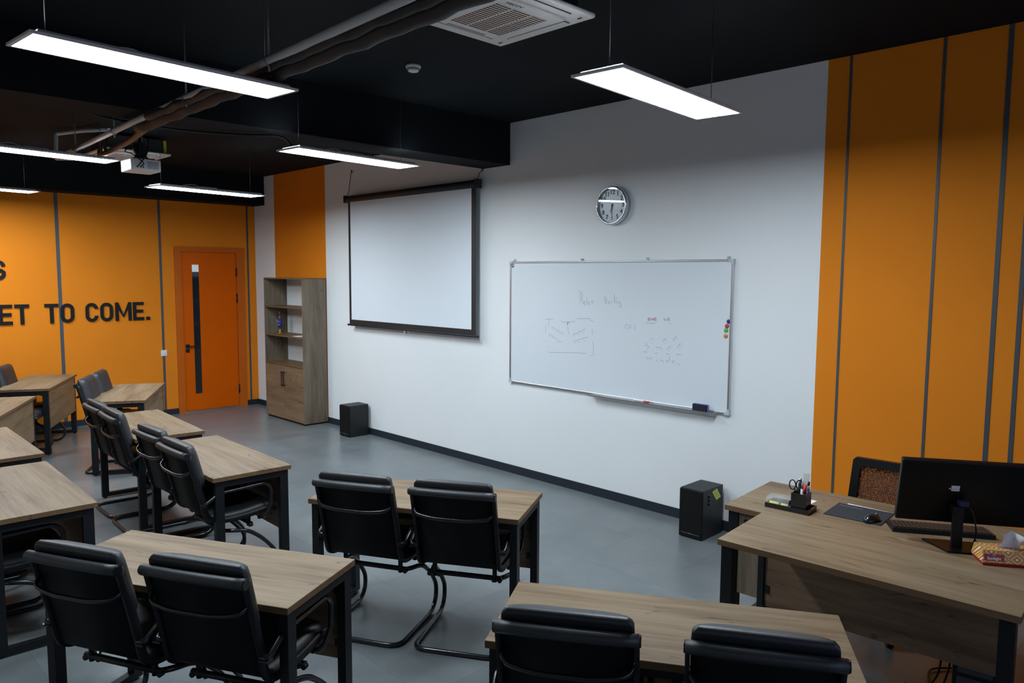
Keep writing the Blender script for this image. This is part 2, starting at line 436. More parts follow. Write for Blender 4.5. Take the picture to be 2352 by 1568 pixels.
for z in (0.9, 2.64): bx(bm, XR+0.05, XR+0.11, -5.6, -1.2, z, z+0.06)
win = struct(obj('window_1', bm, M['white_plastic']))
bm = bmesh.new(); bx(bm, XR+0.075, XR+0.081, -5.54, -1.26, 0.96, 2.64); obj('window_pane', bm, M['window_glass'], win)

struct(box('ceiling_beam', M['black_ceiling'], None, 5.071, 5.461, YB, -0.001, 3.066, 3.47))
struct(box('ceiling_beam', M['black_ceiling'], None, 0.001, 0.325, YB, -0.001, 2.985, 3.40))

# anthracite strips on the orange walls
k = 0
for y, w in ((-2.621, 0.040), (-1.381, 0.032), (-0.122, 0.026), (-3.9, 0.04), (-5.15, 0.04)):
    k += 1; struct(box('trim_%d' % k, M['grey_trim'], None, 0.0, 0.004, y-w/2, y+w/2, 0.07, 2.985))
for x, w in ((8.713, 0.017), (9.277, 0.018), (9.625, 0.026), (9.755, 0.024), (10.45, 0.024), (11.2, 0.024)):
    k += 1; struct(box('trim_%d' % k, M['grey_trim'], None, x-w/2, x+w/2, -0.004, 0.0, 0.07, 3.47))
bm = bmesh.new(); bx(bm, 0.0, XR, -0.014, 0.0, 0, 0.068); bx(bm, 0.0, XR, -0.009, 0.0, 0.068, 0.078)
struct(obj('baseboard_front', bm, M['baseboard']))
bm = bmesh.new()
for a, b in ((YB, -1.202), (-0.193, -0.014)):
    bx(bm, 0.0, 0.014, a, b, 0, 0.068); bx(bm, 0.0, 0.009, a, b, 0.068, 0.078)
struct(obj('baseboard_left', bm, M['baseboard']))

# door
door = struct(box('door_1', M['orange_door'], None, 0.002, 0.014, -1.106, -0.318, 0.022, 2.282, 0.003))
bm = bmesh.new()
bx(bm, 0.001, 0.028, -1.202, -1.112, 0, 2.362); bx(bm, 0.001, 0.028, -0.312, -0.193, 0, 2.362); bx(bm, 0.001, 0.028, -1.112, -0.312, 2.287, 2.362)
obj('door_frame', bm, M['casing'], door)
obj('threshold', (lambda b: (bx(b, 0.002, 0.02, -1.11, -0.315, 0.0, 0.012), b)[1])(bmesh.new()), M['steel'], door)
g = box('glass_strip', M['door_glass'], door, 0.010, 0.0165, -0.961, -0.868, 0.262, 1.946)
box('glass_band', M['door_glass_mid'], door, 0.010, 0.0165, -0.961, -0.868, 1.946, 2.007)
box('glass_top_glow', M['door_corridor_glow'], door, 0.010, 0.0165, -0.961, -0.868, 2.007, 2.108)  # corridor light showing through the glass, painted as a glowing panel
bm = bmesh.new()
bx(bm, 0.010, 0.022, -1.084, -1.030, 0.925, 0.978); bx(bm, 0.010, 0.022, -1.084, -1.030, 0.862, 0.915)
cyl(bm, (0.02, -1.052, 0.95), 0.009, 0.045, 0, 12); bx(bm, 0.055, 0.068, -1.062, -0.93, 0.942, 0.958)
obj('door_handle', bm, M['black_plastic'], door)
for z0, z1 in ((1.94, 2.07), (1.555, 1.685), (0.21, 0.34)):
    bm = bmesh.new(); cyl(bm, (0.024, -0.315, z0), 0.011, z1-z0, 2, 10); obj('hinge', bm, M['black_plastic'], door)

# light switch
t = thing('light_switch', 'white square light switch on the grey strip beside the orange door', 'switch', (0, -1.381, 0.877))
box('switch_plate', M['white_plastic'], t, 0.0045, 0.013, -0.041, 0.041, -0.042, 0.042, 0.003)
box('rocker', M['white_plastic'], t, 0.011, 0.018, -0.027, 0.027, -0.028, 0.028, 0.002)

# ------------------------------------------------------------------ black letters on the left wall
def letter_bm(ch, w, h, s):
    """Letter in the plane (u right, v up), strokes s wide, then turned to stand on the wall x = 0."""
    bm = bmesh.new(); D = 0.012
    def poly(pts):
        a = [bm.verts.new((0.006, p[0], p[1])) for p in pts]; b = [bm.verts.new((0.006+D, p[0], p[1])) for p in pts]
        n = len(pts)
        for i in range(n):
            j = (i+1) % n; bm.faces.new((a[i], a[j], b[j], b[i]))
        bm.faces.new(list(reversed(a))); bm.faces.new(b)
    def stroke(path):
        P = [Vector((p[0], p[1])) for p in path]; n = len(P); Lp, Rp = [], []
        for i in range(n):
            t = (P[min(i+1,n-1)] - P[max(i-1,0)]).normalized(); nr = Vector((-t.y, t.x))*s/2
            Lp.append(P[i]+nr); Rp.append(P[i]-nr)
        for i in range(n-1): poly([Lp[i], Lp[i+1], Rp[i+1], Rp[i]])
    def arc(cx, cy, r, a0, a1, n=6):
        return [(cx+r*math.cos(a0+(a1-a0)*i/n), cy+r*math.sin(a0+(a1-a0)*i/n)) for i in range(n+1)]
    i = s/2; R = w/2-i; H = PI/2
    rect = lambda a, b, c, d: poly([(a,c),(b,c),(b,d),(a,d)])
    if ch == 'E': rect(0,s,0,h); rect(s,w,0,s); rect(s,w,h-s,h); rect(s,w*0.93,h/2-s/2,h/2+s/2)
    elif ch == 'T': rect(0,w,h-s,h); rect(w/2-i,w/2+i,0,h-s)
    elif ch == 'O': stroke(arc(w/2, h-i-R, R, 0, PI, 10) + arc(w/2, i+R, R, PI, 2*PI, 10) + [(w-i, h-i-R)])
    elif ch == 'C': stroke([(w-i, h*0.68)] + arc(w/2, h-i-R, R, 0, PI, 10) + arc(w/2, i+R, R, PI, 2*PI, 10) + [(w-i, h*0.32)])
    elif ch == 'M': rect(0,s,0,h); rect(w-s,w,0,h); poly([(s*0.9,h),(w/2,h*0.16+s),(w/2,h*0.16),(s,h*0.62)]); poly([(w-s*0.9,h),(w-s,h*0.62),(w/2,h*0.16),(w/2,h*0.16+s)])
    elif ch == '.': rect(0,w,0,w*0.9)
    elif ch == 'S':
        r2 = (h/2 - s)/2 + 0.0
        R2 = w/2-i; q = h/4+0.004
        stroke([(w-i, h*0.70)] + arc(w/2, h-i-R2, R2, 0, PI, 9) + [(i, h*0.62), (w*0.30, h*0.53), (w*0.70, h*0.47), (w-i, h*0.38)] + [(w/2+R2*math.cos(a), i+R2+R2*math.sin(a)) for a in [-PI*k_/9 for k_ in range(10)]] + [(i, h*0.30)])
    return bm
LET = [('E',-3.287,-3.145,'black letter E at the start of ET on the orange wall'),
       ('T',-3.122,-2.967,'black letter T ending the word ET on the orange wall'),
       ('T',-2.803,-2.648,'black letter T of the word TO, touching the grey strip'),
       ('O',-2.626,-2.472,'black letter O of the word TO, beside the grey strip'),
       ('C',-2.342,-2.193,'black letter C starting the word COME on the orange wall'),
       ('O',-2.167,-2.012,'black letter O, second in the word COME'),
       ('M',-1.985,-1.783,'black letter M in the word COME on the orange wall'),
       ('E',-1.763,-1.626,'black letter E ending the word COME before the full stop'),
       ('.',-1.598,-1.550,'small black full stop after the word COME')]
for ch, y0, y1, lab in LET:
    o = obj('wall_letter', letter_bm(ch, y1-y0, 0.246, 0.041), M['black_letter'], None, (0, y0, 1.350))
    tag(o, lab, 'letter', 'black letters on the orange wall')
o = obj('wall_letter', letter_bm('S', 0.150, 0.238, 0.041), M['black_letter'], None, (0, -3.340, 1.895))
tag(o, 'black letter S of the upper line of wall lettering', 'letter', 'black letters on the orange wall')

# ------------------------------------------------------------------ student desks
DL, DW, DH = 1.2295, 0.5175, 0.737
def make_desk(label, group):
    t = thing('student_desk', label, 'desk', group=group)
    hx, hy = DL/2, DW/2
    bm = rbox(-hx, hx, -hy, hy, DH-0.028, DH, 0.0015, 1); bm.normal_update()
    for f in bm.faces: f.material_index = 0 if abs(f.normal.z) > 0.5 else 1
    obj('tabletop', bm, [M['wood_x'], M['wood_edge']], t)
    LT = 0.04; ix, iy = hx-0.012, hy-0.018
    for sx in (-1, 1):
        for sy in (-1, 1):
            x0 = sx*ix if sx < 0 else ix-LT; y0 = -iy if sy < 0 else iy-0.055
            lg = box('leg', M['black_metal'], t, x0, x0+LT, y0, y0+0.055, 0.012, DH-0.029)
            bm = bmesh.new(); cyl(bm, (x0+LT/2, y0+0.0275, 0.0), 0.014, 0.013, 2, 12); obj('foot', bm, M['black_plastic'], lg)
    for sx in (-1, 1):
        x0 = -ix if sx < 0 else ix-LT
        box('side_rail', M['black_metal'], t, x0, x0+LT, -iy+0.055, iy-0.055, 0.012, 0.047)
        box('top_rail', M['black_metal'], t, x0, x0+LT, -iy+0.055, iy-0.055, DH-0.069, DH-0.029)
    for y0 in (-iy+0.01, iy-0.04):
        box('long_rail', M['black_metal'], t, -ix+LT, ix-LT, y0, y0+0.03, DH-0.069, DH-0.029)
    obj('modesty_panel', rbox(-ix+LT+0.001, ix-LT-0.001, iy-0.019, iy-0.001, 0.285, DH-0.030, 0.001, 1), M['wood_x'], t)
    for sx in (-1, 1):
        bm = bmesh.new()
        for z in (0.36, 0.60):
            x = sx*(ix-LT-0.016); bx(bm, x-0.016, x+0.016, iy-0.025, iy-0.0195, z-0.016, z+0.016)
            cyl(bm, (x, iy-0.031, z), 0.006, 0.006, 1, 8)
        obj('bracket', bm, M['black_plastic'], t)
    return t
def desk_center(cx, cy, a, mode):
    u = Vector((math.cos(a), math.sin(a))); v = Vector((-math.sin(a), math.cos(a))); c = Vector((cx, cy))
    return c - u*DL/2 - v*DW/2 if mode == 'R' else c + u*DL/2 - v*DW/2
R_ = math.radians
DESKS = [ # corner, angle, mode, label, group
 ((8.003,-3.459), 28.1, 'R', 'oak student desk with two black chairs tucked in, lower left of the photo'),
 ((7.880,-2.105), 29.0, 'R', 'oak student desk alone mid-floor, two chairs seen from behind tucked in'),
 ((9.726,-2.465), 31.4, 'R', 'oak student desk in front of the teacher desk, at the bottom of the photo'),
 ((6.306,-2.852), -1.5, 'R', ''),
 ((4.848,-2.820), -3.4, 'R', ''),
 ((1.940,-2.074), -28.2, 'L', 'oak student desk nearest the orange door, below the light switch'),
 ((0.446,-2.589), -26.7, 'L', 'oak student desk at the orange wall, its black leg frame in full view'),
 ((4.835,-3.935), -0.4, 'R', 'oak student desk cut by the left edge, just behind the large left desk'),
 ((6.317,-4.019), -1.6, 'R', 'large oak student desk cut by the left edge, nearest of the three there'),
 ((2.008,-3.368), -25.8, 'L', 'oak student desk cut by the left edge, its long wooden panel facing the aisle'),
]
DESKS[3] = (*DESKS[3][:3], 'oak student desk in the middle row, nearer of its two in full view')
DESKS[4] = (*DESKS[4][:3], 'oak student desk in the middle row, farther of its two in full view')
proto = None; DC = []
for (c, a, mode, lab) in DESKS:
    ctr = desk_center(*c, R_(a), mode); DC.append((ctr, R_(a)))
    if proto is None:
        proto = make_desk(lab, 'oak student desks'); proto.location = (ctr.x, ctr.y, 0); proto.rotation_euler.z = R_(a)
    else:
        dup(proto, (ctr.x, ctr.y, 0), R_(a), lab)

# ------------------------------------------------------------------ visitor chairs
SLING = [(-.318,.885),(-.290,.78),(-.262,.67),(-.240,.58),(-.228,.52),(-.205,.470),(-.150,.445),(-.05,.438),(.06,.443),(.155,.455),(.215,.455),(.240,.437)]
SL = catmull([(p[0], p[1], 0) for p in SLING], 4); SL = [(p[0], p[1]) for p in SL]
def sub(path, f0, f1, n=16):
    L = [0.0]
    for i in range(1, len(path)): L.append(L[-1]+math.dist(path[i], path[i-1]))
    out = []
    for k in range(n+1):
        s = (f0+(f1-f0)*k/n)*L[-1]
        for i in range(1, len(path)):
            if L[i] >= s-1e-9:
                t = (s-L[i-1])/max(L[i]-L[i-1],1e-9); out.append((path[i-1][0]+(path[i][0]-path[i-1][0])*t, path[i-1][1]+(path[i][1]-path[i-1][1])*t)); break
    return out
def make_chair(label):
    t = thing('visitor_chair', label, 'chair', group='black cantilever chairs')
    bm = bmesh.new(); strip_solid(bm, SL, -0.212, 0.212, -0.006, 0.004); obj('sling', bm, M['sling'], t)
    top = [(-.345,.985-.055+.0),(-.318,.885)]
    head = [(-.329,.938), (-.325,.920)] + sub(SL, 0.0, 0.26, 14)
    bm = bmesh.new(); pad(bm, [(p[0]+0.006, p[1]) for p in head], 0.425, 0.074); obj('back_cushion', bm, M['leather'], t)
    bm = bmesh.new(); pad(bm, sub(SL, 0.265, 0.455, 12), 0.42, 0.042); obj('lumbar_cushion', bm, M['leather'], t)
    bm = bmesh.new(); pad(bm, sub(SL, 0.50, 0.98, 22), 0.42, 0.055); obj('seat_cushion', bm, M['leather'], t)
    for s in (-1, 1):
        bm = bmesh.new(); x0, x1 = sorted((s*0.2135, s*0.2285)); strip_solid(bm, SL, x0, x1, -0.017, 0.017); obj('side_rail', bm, M['black_metal'], t)
    bm = bmesh.new(); pts = [(-0.228,-.332,.884),(-.12,-.338,.884),(0,-.340,.884),(.12,-.338,.884),(.228,-.332,.884)]
    tube(bm, pts, 0.0215, 14, 0.05); tr_ = obj('top_roll', bm, M['leather'], t)
    for s in (-1, 1):
        bm = bmesh.new(); cyl(bm, (s*0.229-(0.004 if s<0 else 0), -.332, .884), 0.0195, 0.005, 0, 14); obj('end_cap', bm, M['gloss_black'], tr_)
    bm = bmesh.new(); tube(bm, [(-.219,-.286,.795),(-.20,-.335,.765),(-.10,-.352,.752),(.10,-.352,.752),(.20,-.335,.765),(.219,-.286,.795)], 0.0075, 8, 0.06, 1.5)
    obj('grab_handle', bm, M['gloss_black'], t)
    for s in (-1, 1):
        bm = bmesh.new()
        tube(bm, [(s*.222,-.246,.568),(s*.252,-.250,.568),(s*.258,-.235,.578),(s*.260,-.150,.630),(s*.260,.15,.640),(s*.258,.195,.60),(s*.256,.190,.48),(s*.245,.15,.412),(s*.20,.13,.400)], 0.0115, 10, 0.035)
        obj('armrest', bm, M['gloss_black'], t)
        bm = bmesh.new(); x0, x1 = sorted((s*.226, s*.262)); bx(bm, x0, x1, -.262, -.226, .556, .564)
        cyl(bm, (s*.254, -.244, .564), 0.008, 0.006, 2, 10); obj('arm_bracket', bm, M['gloss_black'], t)
    for y in (-.115, .075):
        bm = bmesh.new(); tube(bm, [(-.205,y,.372),(.205,y,.372)], 0.014, 10)
        for s in (-1, 1): cyl(bm, (s*.17, y, .352), 0.013, 0.095, 2, 10); cyl(bm, (s*.20, y-0.012, .362), 0.012, 0.024, 1, 10)
        obj('cross_brace', bm, M['black_metal'], t)
    side = [(.150,-.10,.352),(.205,-.06,.356),(.232,.04,.345),(.236,.155,.255),(.236,.235,.150),(.236,.225,.060),(.236,.165,.0135),(.236,-.285,.0135)]
    P = [(-x,y,z) for x,y,z in side] 
    full = P + list(reversed(side))
    bm = bmesh.new(); tube(bm, full, 0.0130, 12, 0.075); obj('sled_base', bm, M['gloss_black'], t)
    return t
CH = [ # bar midpoint at z .89, angle
 ((7.605,-4.476), 26, 'black leather chair at the lower left desk, the one cut nearest the left edge'),
 ((8.061,-4.196), 28, 'black leather chair at the lower left desk, beside the tall table leg'),
 ((7.448,-3.117), 28, 'black leather chair at the lone mid-floor desk, left of its pair'),
 ((7.921,-2.834), 31, 'black leather chair at the lone mid-floor desk, right of its pair'),
 ((9.304,-3.536), 33, 'black leather chair at the bottom centre desk, left one of its pair'),
 ((9.806,-3.221), 31, 'black leather chair at the bottom centre desk, right one of its pair'),
 ((6.006,-3.507), 0, 'black leather chair seen from the side, frontmost of four in the middle row'),
 ((5.454,-3.469), 1, 'black leather chair, second from the front of four in the middle row'),
 ((4.563,-3.448), -3, 'black leather chair, third from the front of four in the middle row'),
 ((4.065,-3.423), -2, 'black leather chair seen from the side, farthest of four in the middle row'),
]
CENT = []
for (m, a, lab) in CH:
    ar = R_(a); CENT.append((m[0]-math.sin(ar)*0.338, m[1]+math.cos(ar)*0.338, ar, lab))
CENT += [
 (2.588,-2.762, R_(-29), 'black chair facing us, nearer of two at the desk by the orange door'),
 (2.173,-2.522, R_(-29), 'black chair facing us, farther of two at the desk by the orange door'),
 (0.945,-3.160, R_(-29), 'black chair facing us at the desk against the orange wall'),
 (1.390,-3.410, R_(-29), 'black chair almost wholly cut off by the left edge beside the orange wall'),
 (5.98,-4.36, R_(-2), 'black chair in shadow at the large left desk, only an arm and base in view'),
 (5.40,-4.34, R_(-2), 'black chair in deep shadow at the large left desk, farther from the camera'),
]
chair0 = None
for (x, y, a, lab) in CENT:
    if chair0 is None:
        chair0 = make_chair(lab); chair0.location = (x, y, 0); chair0.rotation_euler.z = a
    else: dup(chair0, (x, y, 0), a, lab)

# ------------------------------------------------------------------ teacher desk
TA = R_(3.3); TO = (8.991, -2.063)
td = thing('teacher_desk', 'L-shaped oak teacher desk carrying the computer monitor, at right', 'desk', (TO[0], TO[1], 0), TA)
poly = [(0,0),(1.221,0),(1.221,1.165),(-0.228,1.165),(-0.222,0.53),(-0.012,0.53)]
bm = bmesh.new(); prism(bm, poly, DH-0.028, DH); bm.normal_update()
for f in bm.faces: f.material_index = 0 if abs(f.normal.z) > 0.5 else 1
obj('tabletop', bm, [M['wood_x'], M['wood_edge']], td)
def tleg(x, y, w=0.055, d=0.055):
    lg = box('leg', M['black_metal'], td, x, x+w, y, y+d, 0.012, DH-0.029)
    bm = bmesh.new(); cyl(bm, (x+w/2, y+d/2, 0.0), 0.016, 0.013, 2, 12); obj('foot', bm, M['black_plastic'], lg)
tleg(0.012, 0.018); tleg(1.150, 0.018); tleg(-0.205, 0.545); tleg(-0.210, 1.09); tleg(1.150, 1.09)
tleg(-0.002, 0.484, 0.032, 0.040)
for x in (0.012, 1.150):
    box('side_rail', M['black_metal'], td, x+0.008, x+0.047, 0.073, 0.49 if x < 1 else 1.09, 0.012, 0.047)
    box('top_rail', M['black_metal'], td, x+0.008, x+0.047, 0.073, 0.484 if x < 1 else 1.09, DH-0.069, DH-0.029)
box('side_rail', M['black_metal'], td, -0.20, -0.16, 0.60, 1.09, 0.012, 0.047)
box('top_rail', M['black_metal'], td, -0.20, -0.16, 0.60, 1.09, DH-0.069, DH-0.029)
pn = obj('side_panel', rbox(-0.148, -0.004, 0.552, 0.570, 0.250, DH-0.030, 0.001, 1), M['wood_z'], td)
bm = bmesh.new(); cyl(bm, (-0.105, 0.545, 0.662), 0.012, 0.008, 1, 16); obj('cable_grommet', bm, M['black_plastic'], pn)
obj('modesty_panel', rbox(0.031, 1.149, 0.500, 0.518, 0.245, DH-0.030, 0.001, 1), M['wood_door'], td)
bm = bmesh.new(); bx(bm, 0.031, 0.060, 0.494, 0.4995, 0.320, 0.362)
for q in ((0.038, 0.352), (0.050, 0.334)): cyl(bm, (q[0], 0.490, q[1]), 0.004, 0.005, 1, 8)
obj('bracket', bm, M['black_plastic'], td)

# office chair behind the teacher desk
oc = thing('office_chair', 'black office chair with brown mesh back behind the teacher desk', 'office chair', (9.30, -0.80, 0), R_(4))
bm = bmesh.new()
prof = [(-0.235, 0.57), (-0.205, 0.90), (-0.19, 0.915), (0.19, 0.915), (0.205, 0.90), (0.235, 0.57)]
inner = [(-0.185, 0.60), (-0.165, 0.855), (-0.155, 0.865), (0.155, 0.865), (0.165, 0.855), (0.185, 0.60)]
def ring_plate(bm, A, B, y0, y1):
    n = len(A); V = [[bm.verts.new((p[0], y, p[1])) for p in q] for q in (A, B) for y in (y0, y1)]
    for i in range(n):
        j = (i+1) % n
        bm.faces.new((V[0][i], V[0][j], V[2][j], V[2][i])); bm.faces.new((V[1][i], V[3][i], V[3][j], V[1][j]))
        bm.faces.new((V[0][i], V[1][i], V[1][j], V[0][j])); bm.faces.new((V[2][i], V[2][j], V[3][j], V[3][i]))
ring_plate(bm, prof, inner, 0.165, 0.20); obj('back_frame', bm, M['black_plastic'], oc)
bm = bmesh.new(); bm.faces.new([bm.verts.new((p[0]*1.02, 0.182, p[1])) for p in inner]); obj('mesh_back', bm, M['mesh_back'], oc)
bm = rbox(-0.24, 0.24, -0.27, 0.17, 0.42, 0.50, 0.03, 3); obj('seat', bm, M['leather'], oc)
bm = bmesh.new(); tube(bm, [(0, 0.05, 0.41), (0, 0.21, 0.42), (0, 0.215, 0.60)], 0.022, 10, 0.06); obj('back_spine', bm, M['black_plastic'], oc)
bm = bmesh.new(); cyl(bm, (0,0,0.10), 0.026, 0.32, 2, 14); obj('gas_column', bm, M['black_metal'], oc)
for s in (-1, 1):
    bm = bmesh.new(); tube(bm, [(s*0.24,0.05,0.44),(s*0.29,0.04,0.46),(s*0.30,0.03,0.62),(s*0.30,-0.19,0.64),(s*0.295,-0.20,0.60)], 0.016, 10, 0.05); obj('armrest', bm, M['black_plastic'], oc)
for k in range(5):
    a = R_(-60+72*k); c, s = math.cos(a), math.sin(a)
    bm = bmesh.new(); tube(bm, [(0,0,0.115),(c*0.15,s*0.15,0.105),(c*0.29,s*0.29,0.075)], 0.019, 10, 0.05); lg = obj('base_arm', bm, M['chrome'], oc)
    bm = bmesh.new()
    for d in (-0.017, 0.003): 
        cc = Vector((c*0.29, s*0.29, 0.027)) + Vector((-s, c, 0))*d
        b2 = bmesh.new(); cyl(b2, (0,0,0), 0.027, 0.014, 0, 14)
        bmesh.ops.transform(b2, matrix=Matrix.Translation(cc) @ Matrix.Rotation(a+PI/2, 4, 'Z'), verts=list(b2.verts))
        tmp = bpy.data.meshes.new('tmp'); b2.to_mesh(tmp); b2.free(); bm.from_mesh(tmp); bpy.data.meshes.remove(tmp)
    obj('caster', bm, M['black_plastic'], lg)

# pc tower and cables under the teacher desk
pc = thing('computer_tower', 'black computer tower in the shadow under the teacher desk', 'computer', (9.93, -1.28, 0), R_(8))
obj('case', rbox(-0.09, 0.09, -0.14, 0.22, 0.0, 0.34, 0.006), M['black_plastic'], pc)
bm = bmesh.new()
for k in range(4): bx(bm, -0.07, 0.07, -0.1425, -0.139, 0.06+0.06*k, 0.10+0.06*k)
obj('rear_slots', bm, M['grey_trim'], pc)
for pts, lab in (([(9.79,-1.32,.235),(9.78,-1.33,.10),(9.74,-1.30,.012),(9.70,-1.15,.010),(9.80,-1.05,.010),(9.87,-1.13,.010)], 'black cable looping on the floor beside the computer tower'),
                 ([(9.83,-1.32,.235),(9.82,-1.34,.11),(9.79,-1.39,.012),(9.72,-1.42,.010),(9.65,-1.38,.010)], 'thin black cable hanging straight below the teacher desk panel')):
    bm = bmesh.new(); tube(bm, catmull(pts, 5), 0.005, 7); tag(obj('power_cable', bm, M['black_plastic']), lab, 'cable', 'cables under the teacher desk')

# ------------------------------------------------------------------ things on the teacher desk
ZT = DH + 0.0005
mon = thing('computer_monitor', 'large black computer monitor seen from behind on the teacher desk', 'monitor', (9.815, -1.335, ZT), R_(31))
sh = obj('screen_housing', rbox(-0.252, 0.320, -0.017, 0.017, -0.160, 0.162, 0.006), M['mon_black'], mon, (0, 0.005, 0.258)); sh.rotation_euler = (R_(15), 0, 0)
bm = bmesh.new(); bx(bm, -0.246, 0.314, 0.0171, 0.0180, -0.152, 0.156); obj('display', bm, M['door_glass'], sh)
obj('stand_neck', rbox(-0.030, 0.016, -0.058, -0.034, 0.006, 0.20, 0.005), M['mon_black'], mon); obj('hinge_block', rbox(-0.030, 0.016, -0.040, 0.0, 0.165, 0.20, 0.004), M['mon_black'], mon)
bm = bmesh.new(); prism(bm, [(-0.128, 0.045), (-0.06, -0.115), (0.10, -0.115), (0.150, 0.045)], 0.0, 0.009); obj('stand_base', bm, M['mon_black'], mon)
lb = box('serial_label', M['paper'], sh, -0.032, 0.003, -0.0178, -0.0171, 0.012, 0.040)
box('label_stripe', M['grey_mid'], sh, -0.030, 0.000, -0.0182, -0.0178, 0.021, 0.0225)
box('port_marker', M['paper'], sh, -0.042, -0.034, -0.0178, -0.0171, 0.021, 0.027)
box('video_plug', M['plug_navy'], mon, -0.004, 0.036, -0.058, -0.012, 0.204, 0.228, 0.003)
bm = bmesh.new(); tube(bm, catmull([(0.034,-0.05,0.205),(0.055,-0.055,0.17),(0.075,-0.04,0.08),(0.085,0.02,0.006),(0.12,0.09,0.004)], 5), 0.0035, 7); obj('video_cable', bm, M['black_plastic'], mon)

kb = thing('computer_keyboard', 'black keyboard lying under the monitor on the teacher desk', 'keyboard', (9.545, -1.345, ZT), R_(31))
bm = bmesh.new(); prism(bm, [(0.0, 0.0), (0.455, 0.0), (0.455, 0.155), (0.0, 0.155)], 0, 0.012)
for v in bm.verts:
    if v.co.z > 0.005 and v.co.y < 0.05: v.co.z = 0.022
obj('case', bm, M['black_plastic'], kb)
bm = bmesh.new()
for r in range(6):
    for c in range(21):
        x = 0.012+c*0.0208; y = 0.014+r*0.0222; z = 0.0205-0.0645*y
        bx(bm, x, x+0.0165, y, y+0.0175, z, z+0.006)
obj('keys', bm, M['key'], kb)

mp_ = thing('mouse_pad', 'blue-black mouse pad on the teacher desk', 'mouse pad', (9.322, -1.180, ZT), R_(4))
obj('pad', rbox(-0.143, 0.143, -0.128, 0.128, 0.0012, 0.004, 0.001, 1), M['pad'], mp_)
bm = bmesh.new(); bx(bm, -0.125, -0.005, 0.082, 0.088, 0.0040, 0.0043); obj('printed_line', bm, M['grey_mid'], mp_)
tag(box('paper_sheet', M['paper'], None, -0.105, 0.14, -0.10, 0.115, 0.0002, 0.0010), 'white paper sheet peeking out behind the mouse pad', 'paper').location = (9.315, -1.148, ZT)
ms = thing('computer_mouse', 'black mouse on the mouse pad', 'mouse', (9.418, -1.262, ZT+0.0042), R_(-20))
bm = bmesh.new(); bmesh.ops.create_uvsphere(bm, u_segments=20, v_segments=12, radius=1)
for v in bm.verts:
    v.co = Vector((v.co.x*0.031*(1-0.12*v.co.y), v.co.y*0.054, max(v.co.z, -0.05)*0.036 + 0.002))
for f in bm.faces: f.smooth = True
obj('shell', bm, M['gloss_black'], ms)
bm = bmesh.new(); cyl(bm, (-0.004, 0.03, 0.030), 0.008, 0.008, 0, 14); obj('scroll_wheel', bm, M['grey_mid'], ms)

og = thing('desk_organizer', 'black desk organizer tray with square pen cup on the teacher desk', 'desk organizer', (9.024, -1.352, ZT), R_(4))
bm = bmesh.new()
bx(bm, -0.118, 0.118, -0.063, 0.063, 0, 0.006)
for a in ((-0.118,0.118,-0.063,-0.057),(-0.118,0.118,0.057,0.063),(-0.118,-0.112,-0.057,0.057),(0.112,0.118,-0.057,0.057),(0.012,0.017,-0.057,0.057)):
    bx(bm, *a, 0.006, 0.026)
obj('tray', bm, M['gloss_black'], og)
bm = bmesh.new(); cw = 0.040; cx0 = 0.058
bx(bm, cx0-cw, cx0+cw, -0.048, 0.032, 0.006, 0.012)
for a in ((cx0-cw,cx0+cw,-0.048,-0.044),(cx0-cw,cx0+cw,0.028,0.032),(cx0-cw,cx0-cw+0.004,-0.044,0.028),(cx0+cw-0.004,cx0+cw,-0.044,0.028)):
    bx(bm, *a, 0.012, 0.103)
obj('pen_cup', bm, M['gloss_black'], og)
bm = bmesh.new()
lid = [(-0.060+0.0, 0.026), (-0.058, 0.045), (-0.040, 0.058), (0.040, 0.058), (0.058, 0.045), (0.060, 0.026)]
strip_solid(bm, lid, -0.115, 0.010, -0.001, 0.001); obj('clear_lid', bm, M['clear'], og)
def on_org(x, y, z):
    a = R_(4); return (9.024 + x*math.cos(a) - y*math.sin(a), -1.352 + x*math.sin(a) + y*math.cos(a), ZT + z)
hl = thing('highlighter_pen', 'yellow highlighter lying in the organizer tray', 'highlighter', on_org(-0.052, -0.03, 0.0185), R_(0))
bm = bmesh.new(); cyl(bm, (-0.052, 0, 0), 0.0115, 0.062, 0, 14); obj('barrel', bm, M['yellow'], hl)
bm = bmesh.new(); cyl(bm, (0.0105, 0, 0), 0.0105, 0.042, 0, 14); obj('cap', bm, M['yellow'], hl)
bm = bmesh.new(); cyl(bm, (0.002, 0, 0), 0.0121, 0.010, 0, 14); obj('black_band', bm, M['black_plastic'], hl)
tag(box('paper_note', M['paper'], None, -0.05, 0.05, -0.07, 0.07, 0.0, 0.001), 'white paper note lying behind the organizer', 'paper').location = (9.02, -1.185, ZT)
bpy.context.view_layer.update()
# contents of the pen cup
def stick(name, label, cat, x, y, r, h, tilt, parts):
    t = thing(name, label, cat, on_org(x, y, 0.0125), 0); t.rotation_euler = (R_(tilt[0]), R_(tilt[1]), 0)
    for pname, z0, z1, rr, m in parts:
        bm = bmesh.new(); cyl(bm, (0, 0, z0), rr, z1-z0, 2, 12); obj(pname, bm, M[m], t)
    return t
stick('utility_knife', 'dark utility knife standing in the pen cup', 'knife', 0.044, 0.005, .008, .15, (0, 0), [('handle', 0.002, 0.135, 0.0085, 'black_plastic'), ('metal_tip', 0.135, 0.16, 0.006, 'steel')])
stick('ballpoint_pen', 'thin grey pen standing tallest at the back of the pen cup', 'pen', 0.043, 0.020, .004, .17, (0, 1), [('barrel', 0.002, 0.15, 0.0042, 'grey_mid'), ('tip', 0.15, 0.168, 0.0022, 'steel')])
stick('correction_pen', 'grey-white pen standing in the middle of the pen cup', 'pen', 0.058, -0.008, .007, .13, (0, 2), [('barrel', 0.002, 0.11, 0.0075, 'pipe_white'), ('cap', 0.11, 0.145, 0.006, 'grey_mid')])
